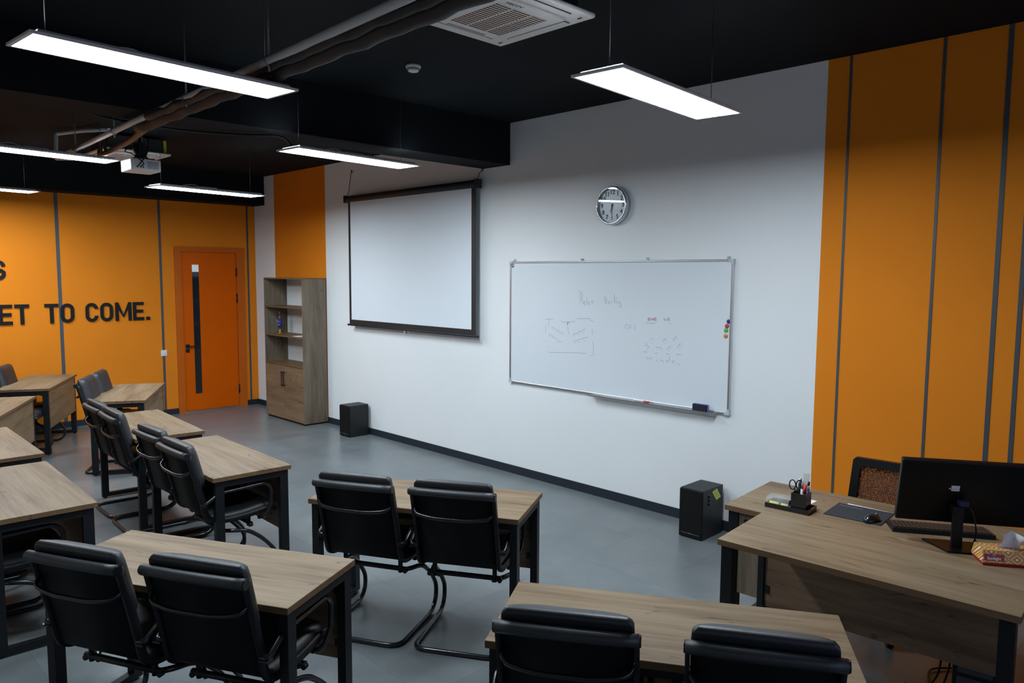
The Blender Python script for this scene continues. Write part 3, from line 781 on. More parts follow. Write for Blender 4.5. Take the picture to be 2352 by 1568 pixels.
stick('red_marker', 'red capped marker standing in the pen cup', 'marker', 0.070, -0.012, .008, .12, (0, 4), [('barrel', 0.002, 0.085, 0.0085, 'white_plastic'), ('cap', 0.085, 0.137, 0.009, 'red')])
stick('pencil', 'dark pencil leaning in the pen cup behind the red marker', 'pencil', 0.076, 0.006, .004, .16, (0, 6), [('shaft', 0.002, 0.132, 0.0038, 'copper'), ('eraser_end', 0.132, 0.152, 0.0062, 'black_plastic')])
stick('blue_pen', 'blue pen leaning at the right side of the pen cup', 'pen', 0.082, -0.022, .004, .14, (0, 9), [('barrel', 0.002, 0.115, 0.0045, 'navy'), ('clip_end', 0.115, 0.138, 0.0048, 'grey_mid')])
ru = thing('clear_ruler', 'clear plastic ruler standing in the pen cup', 'ruler', on_org(0.066, 0.022, 0.0125)); ru.rotation_euler = (0, R_(2), R_(6))
box('blade', M['clear_ruler'], ru, -0.015, 0.015, -0.001, 0.001, 0.002, 0.19)
bm = bmesh.new()
for k in range(22): bx(bm, 0.009 if k % 5 else 0.005, 0.0145, -0.0016, -0.0011, 0.08+0.005*k, 0.0806+0.005*k)
obj('scale_marks', bm, M['grey_mid'], ru)
sc_ = thing('scissors', 'black-handled scissors standing in the pen cup', 'scissors', on_org(0.034, -0.012, 0.0125)); sc_.rotation_euler = (0, R_(-2), R_(25))
bm = bmesh.new(); bx(bm, -0.006, 0.000, -0.001, 0.001, 0.002, 0.09); bx(bm, 0.000, 0.006, -0.0005, 0.0015, 0.002, 0.09); obj('blades', bm, M['steel'], sc_)
for s in (-1, 1):
    bm = bmesh.new(); cx, cz = s*0.0175, 0.128
    tube(bm, [(cx+0.016*math.cos(2*PI*k/16), 0, cz+0.026*math.sin(2*PI*k/16)) for k in range(17)], 0.0032, 8)
    tube(bm, [(s*0.002, 0, 0.085), (s*0.007, 0, 0.106)], 0.004, 8); obj('handle_loop', bm, M['gloss_black'], sc_)

# tissue box
tb = thing('tissue_box', 'red and gold lattice tissue box beside the monitor at the right edge', 'tissue box', (9.974, -1.512, ZT), R_(33.5))
bm = bmesh.new()
W_, D_, H_ = 0.235, 0.118, 0.066
V = [bm.verts.new(p) for p in ((0.0,0.0,0),(W_,0,0),(W_,D_,0),(0,D_,0),(-0.004,-0.004,0.016),(W_+0.004,-0.004,0.016),(W_+0.004,D_+0.004,0.016),(-0.004,D_+0.004,0.016),
                                (0.0,0.010,H_),(W_,0.010,H_),(W_,D_-0.010,H_),(0.0,D_-0.010,H_))]
for f in ((0,3,2,1),(8,9,10,11),(0,1,5,4),(1,2,6,5),(2,3,7,6),(3,0,4,7),(4,5,9,8),(5,6,10,9),(6,7,11,10),(7,4,8,11)): bm.faces.new([V[i] for i in f])
obj('carton', bm, M['tissue_card'], tb)
slope = math.atan2(0.014, 0.05)
lbl = bpy.data.objects.new('front_label', None)
bm = bmesh.new(); bx(bm, 0.0, 0.080, -0.0006, 0.0, 0.0, 0.029); lbl = obj('front_label', bm, M['label_red'], tb, (0.003, -0.0022, 0.022)); lbl.rotation_euler = (-slope, 0, 0)
text_mesh('Sunlight', 0.0175, M['paper'], 'label_lettering', lbl, (0.040, -0.0010, 0.0105), (PI/2, 0, 0), 0.0002, 0.0003)
bm = bmesh.new()
for k in range(5):
    a = R_(30+30*k); bx(bm, 0.040+0.007*math.cos(a)-0.0005, 0.040+0.007*math.cos(a)+0.0005, -0.0011, -0.0007, 0.0205+0.005*math.sin(a)-0.002, 0.0205+0.005*math.sin(a)+0.001)
obj('label_emblem', bm, M['paper'], lbl)
bm = bmesh.new()
nx, nz = 14, 10; G = []
for i in range(nz+1):
    row = []; tz = i/nz
    for j in range(nx+1):
        u = j/nx*2-1
        x = 0.118 + u*(0.048 - 0.012*math.sin(PI*tz)) + 0.010*tz
        y = D_/2 + 0.014*math.sin(3.2*u+1.1)*(0.4+0.9*tz) - 0.02*tz
        z = H_*0.98 + tz*(0.070 + 0.010*math.cos(2.1*u+0.6))
        row.append(bm.verts.new((x, y, z)))
    G.append(row)
for i in range(nz):
    for j in range(nx):
        f = bm.faces.new((G[i][j], G[i][j+1], G[i+1][j+1], G[i+1][j])); f.smooth = True
obj('tissue', bm, M['tissue'], tb)

# ------------------------------------------------------------------ bookcase
bc = thing('bookcase', 'tall oak bookcase with two lower doors, standing beside the orange door corner', 'bookcase', (0, 0, 0))
X0, X1, Y0, Y1, HB = 0.966, 2.022, -0.360, -0.018, 1.935
for x in (X0, X1-0.018): box('side_panel', M['wood_z'], bc, x, x+0.018, Y0+(0.0 if x == X0 else 0.0), Y1, 0.022, HB-0.018)
box('top_panel', M['wood_edge'], bc, X0, X1, Y0, Y1, HB-0.018, HB)
for z in (1.548, 1.160, 0.772): box('shelf', M['wood_edge'], bc, X0+0.018, X1-0.018, Y0+0.004, Y1-0.006, z-0.018, z)
box('bottom_panel', M['wood_edge'], bc, X0+0.018, X1-0.018, Y0+0.02, Y1-0.006, 0.022, 0.040)
box('back_panel', M['white_plastic'], bc, X0+0.004, X1-0.004, Y1-0.005, Y1-0.001, 0.03, HB-0.004)
box('plinth', M['black_plastic'], bc, X0+0.03, X1-0.012, Y0+0.012, Y1-0.01, 0.0, 0.022)
mid = (X0+X1)/2
for a, b, hx in ((X0+0.019, mid-0.0015, mid-0.026), (mid+0.0015, X1-0.019, mid+0.026)):
    d = box('door', M['wood_door'], bc, a, b, Y0-0.002, Y0+0.016, 0.030, 0.748)
    bm = bmesh.new(); tube(bm, [(hx, Y0-0.001, 0.665), (hx, Y0-0.028, 0.665), (hx, Y0-0.028, 0.490), (hx, Y0-0.001, 0.490)], 0.006, 8, 0.01)
    for z in (0.665, 0.490): cyl(bm, (hx, Y0-0.030, z-0.013), 0.0085, 0.026, 2, 10)
    obj('handle', bm, M['black_metal'], d)
fl = thing('desk_flag', 'small navy flag on a gold stand standing on the bookcase shelf', 'flag', (1.098, -0.20, 1.1605))
bm = bmesh.new(); lathe(bm, [(0.028,0),(0.028,0.008),(0.012,0.016),(0.009,0.03),(0.018,0.036),(0.008,0.046),(0.005,0.07)], seg=20); obj('stand', bm, M['gold'], fl)
bm = bmesh.new(); cyl(bm, (0,0,0.07), 0.0045, 0.205, 2, 10); lathe(bm, [(0.004,0.275),(0.009,0.288),(0.002,0.31)], seg=12); obj('pole', bm, M['steel'], fl)
def cloth(z0, z1, prof, m, name, squash=1.0):
    bm = bmesh.new(); n = 16; k = 24; rows = []
    for i in range(n+1):
        t = i/n; R = prof(t); row = []
        for j in range(k):
            a = 2*PI*j/k; r = R*(1+0.22*math.sin(4*a+3*t))
            row.append(bm.verts.new((r*math.cos(a)+0.004, r*math.sin(a)*0.6-0.004, z0+(z1-z0)*t)))
        rows.append(row)
    for i in range(n):
        for j in range(k):
            f = bm.faces.new((rows[i][j], rows[i][(j+1)%k], rows[i+1][(j+1)%k], rows[i+1][j])); f.smooth = True
    bm.faces.new(rows[0]); bm.faces.new(rows[-1]); return obj(name, bm, m, fl)
cl = cloth(0.085, 0.215, lambda t: 0.010+0.036*math.sin(PI*min(1, 0.15+0.8*t))**0.8, M['navy'], 'cloth')
cloth(0.213, 0.248, lambda t: 0.018-0.011*t, M['red'], 'canton')
bm = bmesh.new()
for x, z in ((-0.028,0.18),(0.02,0.165),(0.028,0.12),(-0.012,0.145),(0.005,0.11)): bx(bm, x-0.003, x+0.003, -0.038, -0.022, z-0.003, z+0.003)
obj('white_stars', bm, M['paper'], fl)
tag(box('paper_card', M['paper'], None, 1.70, 1.86, -0.335, -0.20, 1.1605, 1.1645), 'white card lying on the bookcase shelf, at its front edge', 'card')

# ------------------------------------------------------------------ projection screen
ps = thing('projection_screen', 'pull-down projection screen with black border hanging on the white wall', 'projection screen', (0,0,0))
bm = bmesh.new(); tube(bm, [(2.650,-0.080,2.912),(5.075,-0.080,2.912)], 0.040, 18); obj('roller_case', bm, M['screen_black'], ps)
for x in (2.640, 5.065): box('end_cap', M['screen_black'], ps, x, x+0.022, -0.122, -0.036, 2.868, 2.958, 0.004)
box('screen_fabric', M['screen'], ps, 2.735, 4.985, -0.083, -0.080, 1.425, 2.885)
bm = bmesh.new(); bx(bm, 2.690, 2.735, -0.0835, -0.0795, 1.37, 2.885); bx(bm, 4.985, 5.050, -0.0835, -0.0795, 1.37, 2.885); bx(bm, 2.735, 4.985, -0.0835, -0.0795, 1.37, 1.425)
obj('border', bm, M['screen_black'], ps)
bm = bmesh.new(); tube(bm, [(2.655,-0.082,1.358),(5.090,-0.082,1.358)], 0.013, 10); obj('bottom_bar', bm, M['screen_black'], ps)
bm = bmesh.new(); tube(bm, [(3.83,-0.085,1.348),(3.83,-0.087,1.325),(3.845,-0.087,1.315),(3.89,-0.087,1.315),(3.905,-0.087,1.325),(3.905,-0.085,1.348)], 0.004, 8, 0.01); obj('pull_handle', bm, M['steel'], ps)
for x, zt in ((2.665, 3.26), (5.072, 3.064)):
    bm = bmesh.new(); tube(bm, [(x,-0.080,2.95),(x+0.006,-0.07,2.985),(x-0.004,-0.05,3.02),(x,-0.02,zt-0.02),(x,-0.004,zt)], 0.004, 7); cyl(bm, (x, -0.012, zt-0.015), 0.008, 0.03, 2, 8)
    obj('hanging_hook', bm, M['black_metal'], ps)

# ------------------------------------------------------------------ whiteboard
wb = thing('whiteboard', 'large whiteboard in an aluminium frame with faint marker drawings', 'whiteboard', (0,0,0))
A, B, C_, D_ = 5.490, 7.908, 0.925, 2.124
box('writing_surface', M['whiteboard'], wb, A+0.01, B-0.01, -0.018, -0.004, C_+0.01, D_-0.01)
fr = 0.018
for (x0,x1,z0,z1) in ((A,B,D_-fr,D_),(A,B,C_,C_+fr),(A,A+fr,C_+fr,D_-fr),(B-fr,B,C_+fr,D_-fr)):
    obj('frame_rail', rbox(x0,x1,-0.026,-0.003,z0,z1,0.004), M['steel'], wb)
for x in (A-0.003, B-0.042):
    for z in (C_-0.003, D_-0.042):
        bm = bmesh.new(); hi = z > 1.5
        bx(bm, x, x+0.045, -0.029, -0.002, (z+0.023) if hi else z, (z+0.045) if hi else z+0.022)
        left = x < 6
        bx(bm, x if left else x+0.023, x+0.022 if left else x+0.045, -0.029, -0.002, z if hi else z+0.022, z+0.023 if hi else z+0.045)
        obj('corner_cap', bm, M['pipe_white'], wb)
bm = bmesh.new(); bx(bm, 6.55, 7.80, -0.072, -0.026, C_-0.006, C_); bx(bm, 6.55, 7.80, -0.076, -0.072, C_-0.006, C_+0.006); obj('pen_tray', bm, M['steel'], wb)
for x in (5.549, 6.40, 7.109, 7.861):
    bm = bmesh.new(); bx(bm, x-0.010, x+0.010, -0.022, -0.001, 2.120, 2.146); cyl(bm, (x, -0.026, 2.138), 0.006, 0.006, 1, 8); obj('wall_hook', bm, M['steel'], wb)
lg = box('corner_logo', M['navy'], wb, 5.513, 5.541, -0.0195, -0.0182, 2.066, 2.100)
box('logo_mark', M['paper'], lg, 5.5225, 5.5335, -0.0202, -0.0196, 2.074, 2.096)
W1 = [[(6.383,1.86),(6.396,1.832),(6.4,1.762),(6.384,1.755)],[(6.412,1.846),(6.419,1.814),(6.418,1.769),(6.43,1.732)],[(6.433,1.746),(6.45,1.763),(6.463,1.752),(6.445,1.744),(6.439,1.737),(6.448,1.728),(6.466,1.731)],[(6.474,1.799),(6.471,1.766),(6.478,1.738),(6.49,1.739)],[(6.497,1.767),(6.496,1.739),(6.514,1.732)],[(6.528,1.768),(6.527,1.742)],[(6.531,1.765),(6.543,1.766),(6.544,1.74)],[(6.671,1.817),(6.677,1.786),(6.684,1.747)],[(6.694,1.8),(6.692,1.745)],[(6.715,1.773),(6.721,1.739),(6.732,1.771),(6.735,1.747)],[(6.752,1.774),(6.753,1.756)],[(6.779,1.831),(6.78,1.773)],[(6.788,1.8),(6.813,1.8)],[(6.786,1.75),(6.783,1.777),(6.799,1.78),(6.806,1.753)],[(6.816,1.774),(6.818,1.756)],[(6.825,1.77),(6.836,1.752)],[(6.844,1.775),(6.847,1.752),(6.856,1.735),(6.848,1.721),(6.834,1.725),(6.837,1.736)]]
W2 = [[(5.966,1.577),(6.066,1.581)],[(6.014,1.59),(6.019,1.524),(5.985,1.525)],[(5.974,1.511),(5.971,1.463),(5.979,1.447)],[(6.17,1.586),(6.172,1.559),(6.332,1.57),(6.325,1.594)],[(6.356,1.599),(6.506,1.607),(6.513,1.597),(6.56,1.577)],[(6.246,1.536),(6.262,1.45)],[(6.049,1.509),(6.064,1.509),(6.097,1.49),(6.203,1.447)],[(6.012,1.441),(6.069,1.419),(6.139,1.385),(6.157,1.374),(6.177,1.376)],[(6.313,1.454),(6.362,1.467),(6.382,1.479),(6.461,1.51)],[(6.314,1.384),(6.414,1.417),(6.493,1.44)],[(6.007,1.268),(6.026,1.264),(6.361,1.287),(6.478,1.288)],[(6.538,1.522),(6.541,1.47)],[(6.547,1.402),(6.555,1.34),(6.558,1.28),(6.526,1.273)],[(6.051,1.491),(6.056,1.492)],[(6.068,1.484),(6.072,1.484)],[(6.099,1.471),(6.104,1.471)],[(6.113,1.463),(6.117,1.464)],[(6.143,1.451),(6.148,1.452)],[(6.167,1.45),(6.171,1.45)],[(6.018,1.424),(6.023,1.425)],[(6.033,1.417),(6.038,1.417)],[(6.063,1.406),(6.068,1.406)],[(6.082,1.401),(6.086,1.401)],[(6.119,1.368),(6.124,1.368)],[(6.135,1.366),(6.14,1.366)],[(6.315,1.439),(6.32,1.439)],[(6.329,1.444),(6.333,1.444)],[(6.369,1.458),(6.373,1.459)],[(6.381,1.459),(6.385,1.459)],[(6.425,1.476),(6.43,1.477)],[(6.446,1.484),(6.45,1.484)],[(6.334,1.373),(6.338,1.373)],[(6.377,1.383),(6.382,1.383)],[(6.391,1.389),(6.396,1.389)],[(6.442,1.403),(6.447,1.403)],[(6.466,1.409),(6.47,1.409)],[(5.985,1.37),(5.99,1.37)],[(5.994,1.317),(5.998,1.318)]]
W3 = [[(7.121,1.596),(7.211,1.6)],[(7.344,1.604),(7.362,1.602)],[(6.928,1.578),(6.904,1.567),(6.901,1.548),(6.921,1.539),(6.927,1.533)],[(6.946,1.576),(6.936,1.55),(6.948,1.544),(6.966,1.55),(6.956,1.573)],[(7.002,1.581),(7.003,1.534)],[(7.17,1.473),(7.196,1.46)],[(7.116,1.428),(7.153,1.39)],[(7.222,1.403),(7.283,1.398)],[(7.287,1.454),(7.321,1.483)],[(7.331,1.392),(7.366,1.424)],[(7.384,1.467),(7.417,1.507)],[(7.432,1.413),(7.459,1.45)],[(7.097,1.352),(7.135,1.355)],[(7.209,1.35),(7.24,1.354)],[(7.321,1.355),(7.355,1.354)],[(7.418,1.357),(7.464,1.358)],[(7.128,1.316),(7.146,1.291),(7.161,1.309),(7.184,1.297),(7.185,1.313)],[(7.23,1.296),(7.242,1.285)],[(7.271,1.303),(7.275,1.294),(7.286,1.298),(7.299,1.28)],[(7.346,1.303),(7.326,1.298),(7.33,1.288),(7.352,1.291)],[(7.356,1.341),(7.357,1.298)],[(7.405,1.302),(7.387,1.304),(7.38,1.291),(7.391,1.285),(7.406,1.29)],[(7.43,1.289),(7.433,1.277)],[(7.445,1.276),(7.463,1.27)],[(7.153,1.452),(7.158,1.452)],[(7.184,1.434),(7.189,1.435)],[(7.108,1.405),(7.113,1.405)],[(7.134,1.377),(7.139,1.377)],[(7.234,1.381),(7.239,1.382)],[(7.272,1.381),(7.277,1.382)],[(7.3,1.437),(7.305,1.437)],[(7.327,1.458),(7.332,1.459)],[(7.404,1.459),(7.409,1.459)],[(7.423,1.481),(7.428,1.481)],[(7.37,1.404),(7.375,1.405)],[(7.347,1.382),(7.352,1.383)],[(7.467,1.428),(7.471,1.428)],[(7.452,1.399),(7.457,1.399)]]
W4 = [[(7.15,1.64),(7.137,1.64),(7.137,1.619),(7.151,1.62)],[(7.137,1.63),(7.148,1.631)],[(7.156,1.642),(7.158,1.62),(7.173,1.629),(7.156,1.642)],[(7.184,1.645),(7.186,1.621)],[(7.2,1.646),(7.201,1.624)],[(7.184,1.634),(7.201,1.635)],[(7.208,1.647),(7.219,1.646)],[(7.213,1.647),(7.214,1.624)],[(7.208,1.624),(7.22,1.624)],[(7.294,1.648),(7.304,1.626),(7.309,1.638),(7.318,1.626),(7.323,1.642)],[(7.345,1.649),(7.332,1.652),(7.335,1.627),(7.353,1.633),(7.338,1.641),(7.345,1.649)]]
W5 = [[(6.237,1.544),(6.251,1.563),(6.265,1.55)],[(6.248,1.56),(6.246,1.536)]]
def ribbon(strokes, w0, m, name):
    bm = bmesh.new(); y = -0.0188
    for st in strokes:
        P = [Vector(p) for p in st]; n = len(P); Lp = []; Rp = []; w = w0*1.2
        if n == 2 and (P[1]-P[0]).length < 0.007: w = 0.009
        for i in range(n):
            t = (P[min(i+1,n-1)]-P[max(i-1,0)])
            t = t.normalized() if t.length > 1e-6 else Vector((1,0)); nr = Vector((-t.y, t.x))*w/2
            Lp.append(bm.verts.new((P[i].x+nr.x, y, P[i].y+nr.y))); Rp.append(bm.verts.new((P[i].x-nr.x, y, P[i].y-nr.y)))
        for i in range(n-1): bm.faces.new((Lp[i], Lp[i+1], Rp[i+1], Rp[i]))
    obj(name, bm, m, wb)
ribbon(W1, 0.0042, M['ink_grey'], 'handwriting')
ribbon(W2, 0.0036, M['ink_grey'], 'seating_sketch')
ribbon(W3, 0.0042, M['ink_grey'], 'window_sketch')
ribbon(W4[:9], 0.0050, M['ink_red'], 'red_writing'); ribbon(W4[9:], 0.0050, M['ink_red'], 'red_writing')
ribbon(W5, 0.0050, M['ink_red'], 'red_arrow')
for x, z, m, lab in ((7.881,1.648,'blue','dark blue round magnet, topmost of four on the whiteboard edge'),(7.868,1.613,'red','red round magnet on the whiteboard edge'),
                     (7.860,1.579,'green','green round magnet on the whiteboard edge'),(7.860,1.535,'amber','orange round magnet, lowest of four on the whiteboard edge')):
    bm = bmesh.new(); lathe(bm, [(0.0165,0),(0.0165,-0.005),(0.014,-0.009),(0.006,-0.0105)], (x,-0.0184,z), 1, 20)
    tag(obj('whiteboard_magnet', bm, M[m]), lab, 'magnet', 'round magnets on the whiteboard')
er = thing('board_eraser', 'black and violet board eraser on the whiteboard tray', 'eraser', (7.675, -0.048, C_+0.0005))
obj('felt_block', rbox(-0.062, 0.062, -0.022, 0.0, 0, 0.058, 0.003), M['felt'], er)
obj('plastic_back', rbox(-0.062, 0.064, 0.0, 0.016, 0, 0.060, 0.003), M['lilac'], er)
mk = thing('board_marker', 'white board marker with red cap lying on the whiteboard tray', 'marker', (7.10, -0.052, C_+0.0105))
bm = bmesh.new(); cyl(bm, (-0.065, 0, 0), 0.0095, 0.10, 0, 14); obj('barrel', bm, M['white_plastic'], mk)
bm = bmesh.new(); cyl(bm, (0.035, 0, 0), 0.0100, 0.048, 0, 14); obj('cap', bm, M['red'], mk)
bm = bmesh.new(); bx(bm, -0.055, 0.02, -0.0100, -0.0092, -0.003, 0.003); obj('barrel_print', bm, M['ink_red'], mk)

# ------------------------------------------------------------------ wall clock
ck = thing('wall_clock', 'round silver wall clock above the whiteboard', 'clock', (6.757, 0, 2.594))
bm = bmesh.new(); lathe(bm, [(0.150,-0.002),(0.166,-0.006),(0.167,-0.03),(0.164,-0.055),(0.158,-0.064),(0.150,-0.064),(0.147,-0.052),(0.146,-0.035)], axis=1, seg=64); obj('rim', bm, M['rim'], ck)
bm = bmesh.new(); cyl(bm, (0,-0.040,0), 0.1475, 0.004, 1, 64); obj('dial', bm, M['clock_face'], ck)
bm = bmesh.new()
nm = []
for h in range(1, 13):
    a = PI/2 - h*PI/6; r = 0.112
    nm.append(text_mesh(str(h), 0.052, M['clock_ink'], 'numeral', ck, (r*math.cos(a), -0.0412, r*math.sin(a)), (PI/2, 0, 0), 0.0006, 0.0012))
bm.free()
for nme, L, w, ang in (('hour_hand', 0.062, 0.008, -PI/2-0.26), ('minute_hand', 0.088, 0.006, -PI/2-0.03)):
    bm = bmesh.new(); c, s = math.cos(ang), math.sin(ang)
    y = -0.0435 if nme == 'hour_hand' else -0.0450
    p = [(-c*0.015-s*w/2, -s*0.015+c*w/2), (c*L-s*w/4, s*L+c*w/4), (c*L+s*w/4, s*L-c*w/4), (-c*0.015+s*w/2, -s*0.015-c*w/2)]
    a_ = [bm.verts.new((q[0], y, q[1])) for q in p]; b_ = [bm.verts.new((q[0], y-0.001, q[1])) for q in p]
    for i in range(4): bm.faces.new((a_[i], a_[(i+1)%4], b_[(i+1)%4], b_[i]))
    bm.faces.new(a_); bm.faces.new(b_); obj(nme, bm, M['clock_ink'], ck)
bm = bmesh.new(); cyl(bm, (0,-0.047,0), 0.009, 0.004, 1, 16); obj('hub', bm, M['clock_ink'], ck)
bm = bmesh.new(); cyl(bm, (0,-0.0555,0), 0.1485, 0.001, 1, 64); gp = obj('glass_cover', bm, M['clock_glass'], ck)
bmesh_tilt = Matrix.Translation((0,-0.0555,0)) @ Matrix.Rotation(R_(1.15), 4, 'X') @ Matrix.Translation((0,0.0555,0)); gp.data.transform(bmesh_tilt)

# ------------------------------------------------------------------ speakers
def speaker(x0, x1, y0, y1, h, lab):
    t = thing('loudspeaker', lab, 'speaker', ((x0+x1)/2, (y0+y1)/2, 0), 0, 'black floor loudspeakers')
    hx, hy = (x1-x0)/2, (y1-y0)/2
    obj('cabinet', rbox(-hx, hx, -hy+0.012, hy, 0.004, h, 0.004), M['speaker'], t)
    obj('front_grille', rbox(-hx-0.001, hx+0.001, -hy, -hy+0.011, 0.004, h-0.004, 0.005), M['sling'], t)
    bm = bmesh.new(); bx(bm, -hx+0.02, hx-0.02, -hy-0.0012, -hy, 0.036, 0.0385); bx(bm, -0.012, 0.014, -hy-0.0015, -hy, 0.0365, 0.041); obj('badge_line', bm, M['steel'], t)
    return t
s1 = speaker(2.795, 3.010, -0.315, -0.035, 0.385, 'small black loudspeaker on the floor beside the bookcase')
s2 = speaker(7.702, 7.898, -0.360, -0.055, 0.382, 'black loudspeaker with a yellow-green sticker beside the teacher desk')
cx, cy = (7.702+7.898)/2, (-0.360-0.055)/2
bm = bmesh.new(); q = [(-0.219,0.355),(-0.150,0.369),(-0.087,0.293),(-0.153,0.278)]
vs = [bm.verts.new((7.8986-cx, p[0]-cy, p[1])) for p in q]; bm.faces.new(vs); stk = obj('sticker', bm, M['sticker'], s2)
bm = bmesh.new()
c0 = Vector((-0.152, 0.324)); u = (Vector(q[1])-Vector(q[0])).normalized(); v = (Vector(q[3])-Vector(q[0])).normalized()
for r in range(4):
    for w0, w1 in ((-0.022, -0.004), (0.002, 0.020)):
        ctr = c0 + v*(-0.026+0.017*r)
        pts = [ctr+u*w0-v*0.002, ctr+u*w1-v*0.002, ctr+u*w1+v*0.002, ctr+u*w0+v*0.002]
        bm.faces.new([bm.verts.new((7.8990-cx, p[0]-cy, p[1])) for p in pts])
obj('sticker_print', bm, M['sticker_ink'], stk)
bm = bmesh.new(); bx(bm, 0.098, 0.0995, -0.275-cy, -0.243-cy, 0.245, 0.345); pl_ = obj('control_panel', bm, M['gloss_black'], s2)
for z in (0.265, 0.293, 0.321):
    bm = bmesh.new(); cyl(bm, (0.0995, -0.259-cy, z), 0.010, 0.008, 0, 14); obj('knob', bm, M['black_plastic'], pl_)

# ------------------------------------------------------------------ pendant lamps
def make_lamp(label, lit):
    t = thing('pendant_lamp', label, 'lamp', group='rectangular pendant lamps')
    w, l = 0.140, 0.602
    bm = bmesh.new()
    for a in ((-w,w,-l,-l+0.016),(-w,w,l-0.016,l),(-w,-w+0.013,-l+0.016,l-0.016),(w-0.013,w,-l+0.016,l-0.016)): bx(bm, *a, 0.0, 0.011)
    obj('frame', bm, M['lamp_frame'], t)
    box('diffuser', M['lamp_light'], t, -w+0.013, w-0.013, -l+0.016, l-0.016, 0.0015, 0.006)
    bm = bmesh.new(); prism(bm, [(-w+0.012,-l+0.03),(w-0.012,-l+0.03),(w-0.012,l-0.03),(-w+0.012,l-0.03)], 0.011, 0.028)
    for v in bm.verts:
        if v.co.z > 0.02: v.co.x *= 0.86; v.co.y *= 0.985
    obj('back_tray', bm, M['lamp_frame'], t)
    box('driver_box', M['lamp_frame'], t, -0.03, 0.03, -0.09, 0.09, 0.028, 0.048, 0.004)
    bm = bmesh.new(); tube(bm, catmull([(0,-0.09,0.04),(0.01,-0.16,0.058),(0.0,-0.24,0.05),(0.0,-0.3,0.03)],4), 0.004, 7); obj('lead', bm, M['lamp_frame'], t)
    return t
LAMPS = [(7.150,-3.875,2.920,5.0,'long lit pendant lamp hanging nearest at the upper left of the photo'),
         (8.590,-2.000,2.885,4.3,'lit pendant lamp hanging above the whiteboard side, at upper right of the photo'),
         (5.540,-1.850,2.910,4.5,'lit pendant lamp hanging in front of the projection screen top'),
         (2.840,-1.890,2.845,7.0,'lit pendant lamp hanging near the orange door wall'),
         (3.760,-3.660,2.940,6.5,'lit pendant lamp beside the projector, cut by the left edge'),
         (1.150,-3.670,2.870,8.0,'short visible end of a lit pendant lamp at far left before the orange wall')]
l0 = None
for x, y, z, a, lab in LAMPS:
    if l0 is None:
        l0 = make_lamp(lab, True); l0.location = (x, y, z); l0.rotation_euler.z = R_(a); r = l0
    else: r = dup(l0, (x, y, z), R_(a), lab)
    zc = ZC1 if x > 5.46 else ZC2
    for sy in (-0.5, 0.5):
        bm = bmesh.new(); tube(bm, [(0, sy, 0.027), (0, sy, zc - z)], 0.0022, 6); obj('suspension_wire', bm, M['wire'], r)

# ------------------------------------------------------------------ ceiling air conditioners
def ac_unit(x, y, z, s, lab, text=False):
    t = thing('ceiling_air_conditioner', lab, 'air conditioner', (x, y, z), 0, 'white ceiling cassettes')
    h = s/2
    bm = rbox(-h, h, -h, h, 0.006, 0.030, 0.01, 3); obj('fascia', bm, M['ac_white'], t)
    obj('body', rbox(-h+0.06, h-0.06, -h+0.06, h-0.06, 0.030, 3.47-z-0.03 if x > 5.4 else 3.40-z-0.03, 0.004, 1), M['foam'], t)
    obj('inlet_panel', rbox(-h+0.10, h-0.10, -h+0.10, h-0.10, -0.006, 0.008, 0.004), M['ac_white'], t)
    g = h-0.165
    grid = box('grille_recess', M['ac_brown'], t, -g, g, -g, g, -0.0068, -0.0055)
    bm = bmesh.new(); n = 16
    for k in range(n+1):
        p = -g + 2*g*k/n; bx(bm, p-0.0034, p+0.0034, -g, g, -0.0082, -0.0066)
    for p in (-g/2.6, g/2.6): bx(bm, -g, g, p-0.004, p+0.004, -0.0084, -0.0066)
    obj('grille_bars', bm, M['ac_white'], grid)
    for k in range(4):
        a = k*PI/2
        bm = bmesh.new(); bx(bm, -h+0.13, h-0.13, h-0.082, h-0.040, 0.0035, 0.0058)
        bmesh.ops.transform(bm, matrix=Matrix.Rotation(a, 4, 'Z'), verts=list(bm.verts)); lv = obj('louver_slot', bm, M['ac_dark'], t)
        bm = rbox(-h+0.136, h-0.136, h-0.078, h-0.046, 0.0005, 0.0045, 0.001, 1)
        bmesh.ops.transform(bm, matrix=Matrix.Rotation(a, 4, 'Z'), verts=list(bm.verts)); obj('louver_blade', bm, M['ac_white'], lv)
    for sx in (-1, 1):
        for sy in (-1, 1):
            bm = bmesh.new(); c = h-0.055; bx(bm, sx*c-0.012, sx*c+0.012, sy*c-0.003, sy*c+0.003, 0.003, 0.007); obj('corner_clip', bm, M['ac_brown'], t)
    return t
ac = ac_unit(8.130, -2.712, 3.20, 0.65, 'white ceiling cassette air conditioner with brown grille, at the top of the photo')
box('display_strip', M['grey_mid'], ac, -0.222, -0.200, -0.14, 0.10, -0.0075, -0.0058)
text_mesh('NEOTV', 0.030, M['clock_ink'], 'logo_lettering', ac, (0.194, -0.09, -0.0066), (PI, 0, PI/2), 0.0003, 0.0006)
ac2 = ac_unit(2.295, -2.495, 3.20, 0.65, 'white ceiling cassette air conditioner behind the projector')
bx2 = box('control_box', M['ac_white'], ac2, 0.02, 0.16, 0.268, 0.33, 0.06, 0.16)
box('yellow_label', M['olive'], ac2, 0.16, 0.265, 0.272, 0.300, 0.045, 0.165)

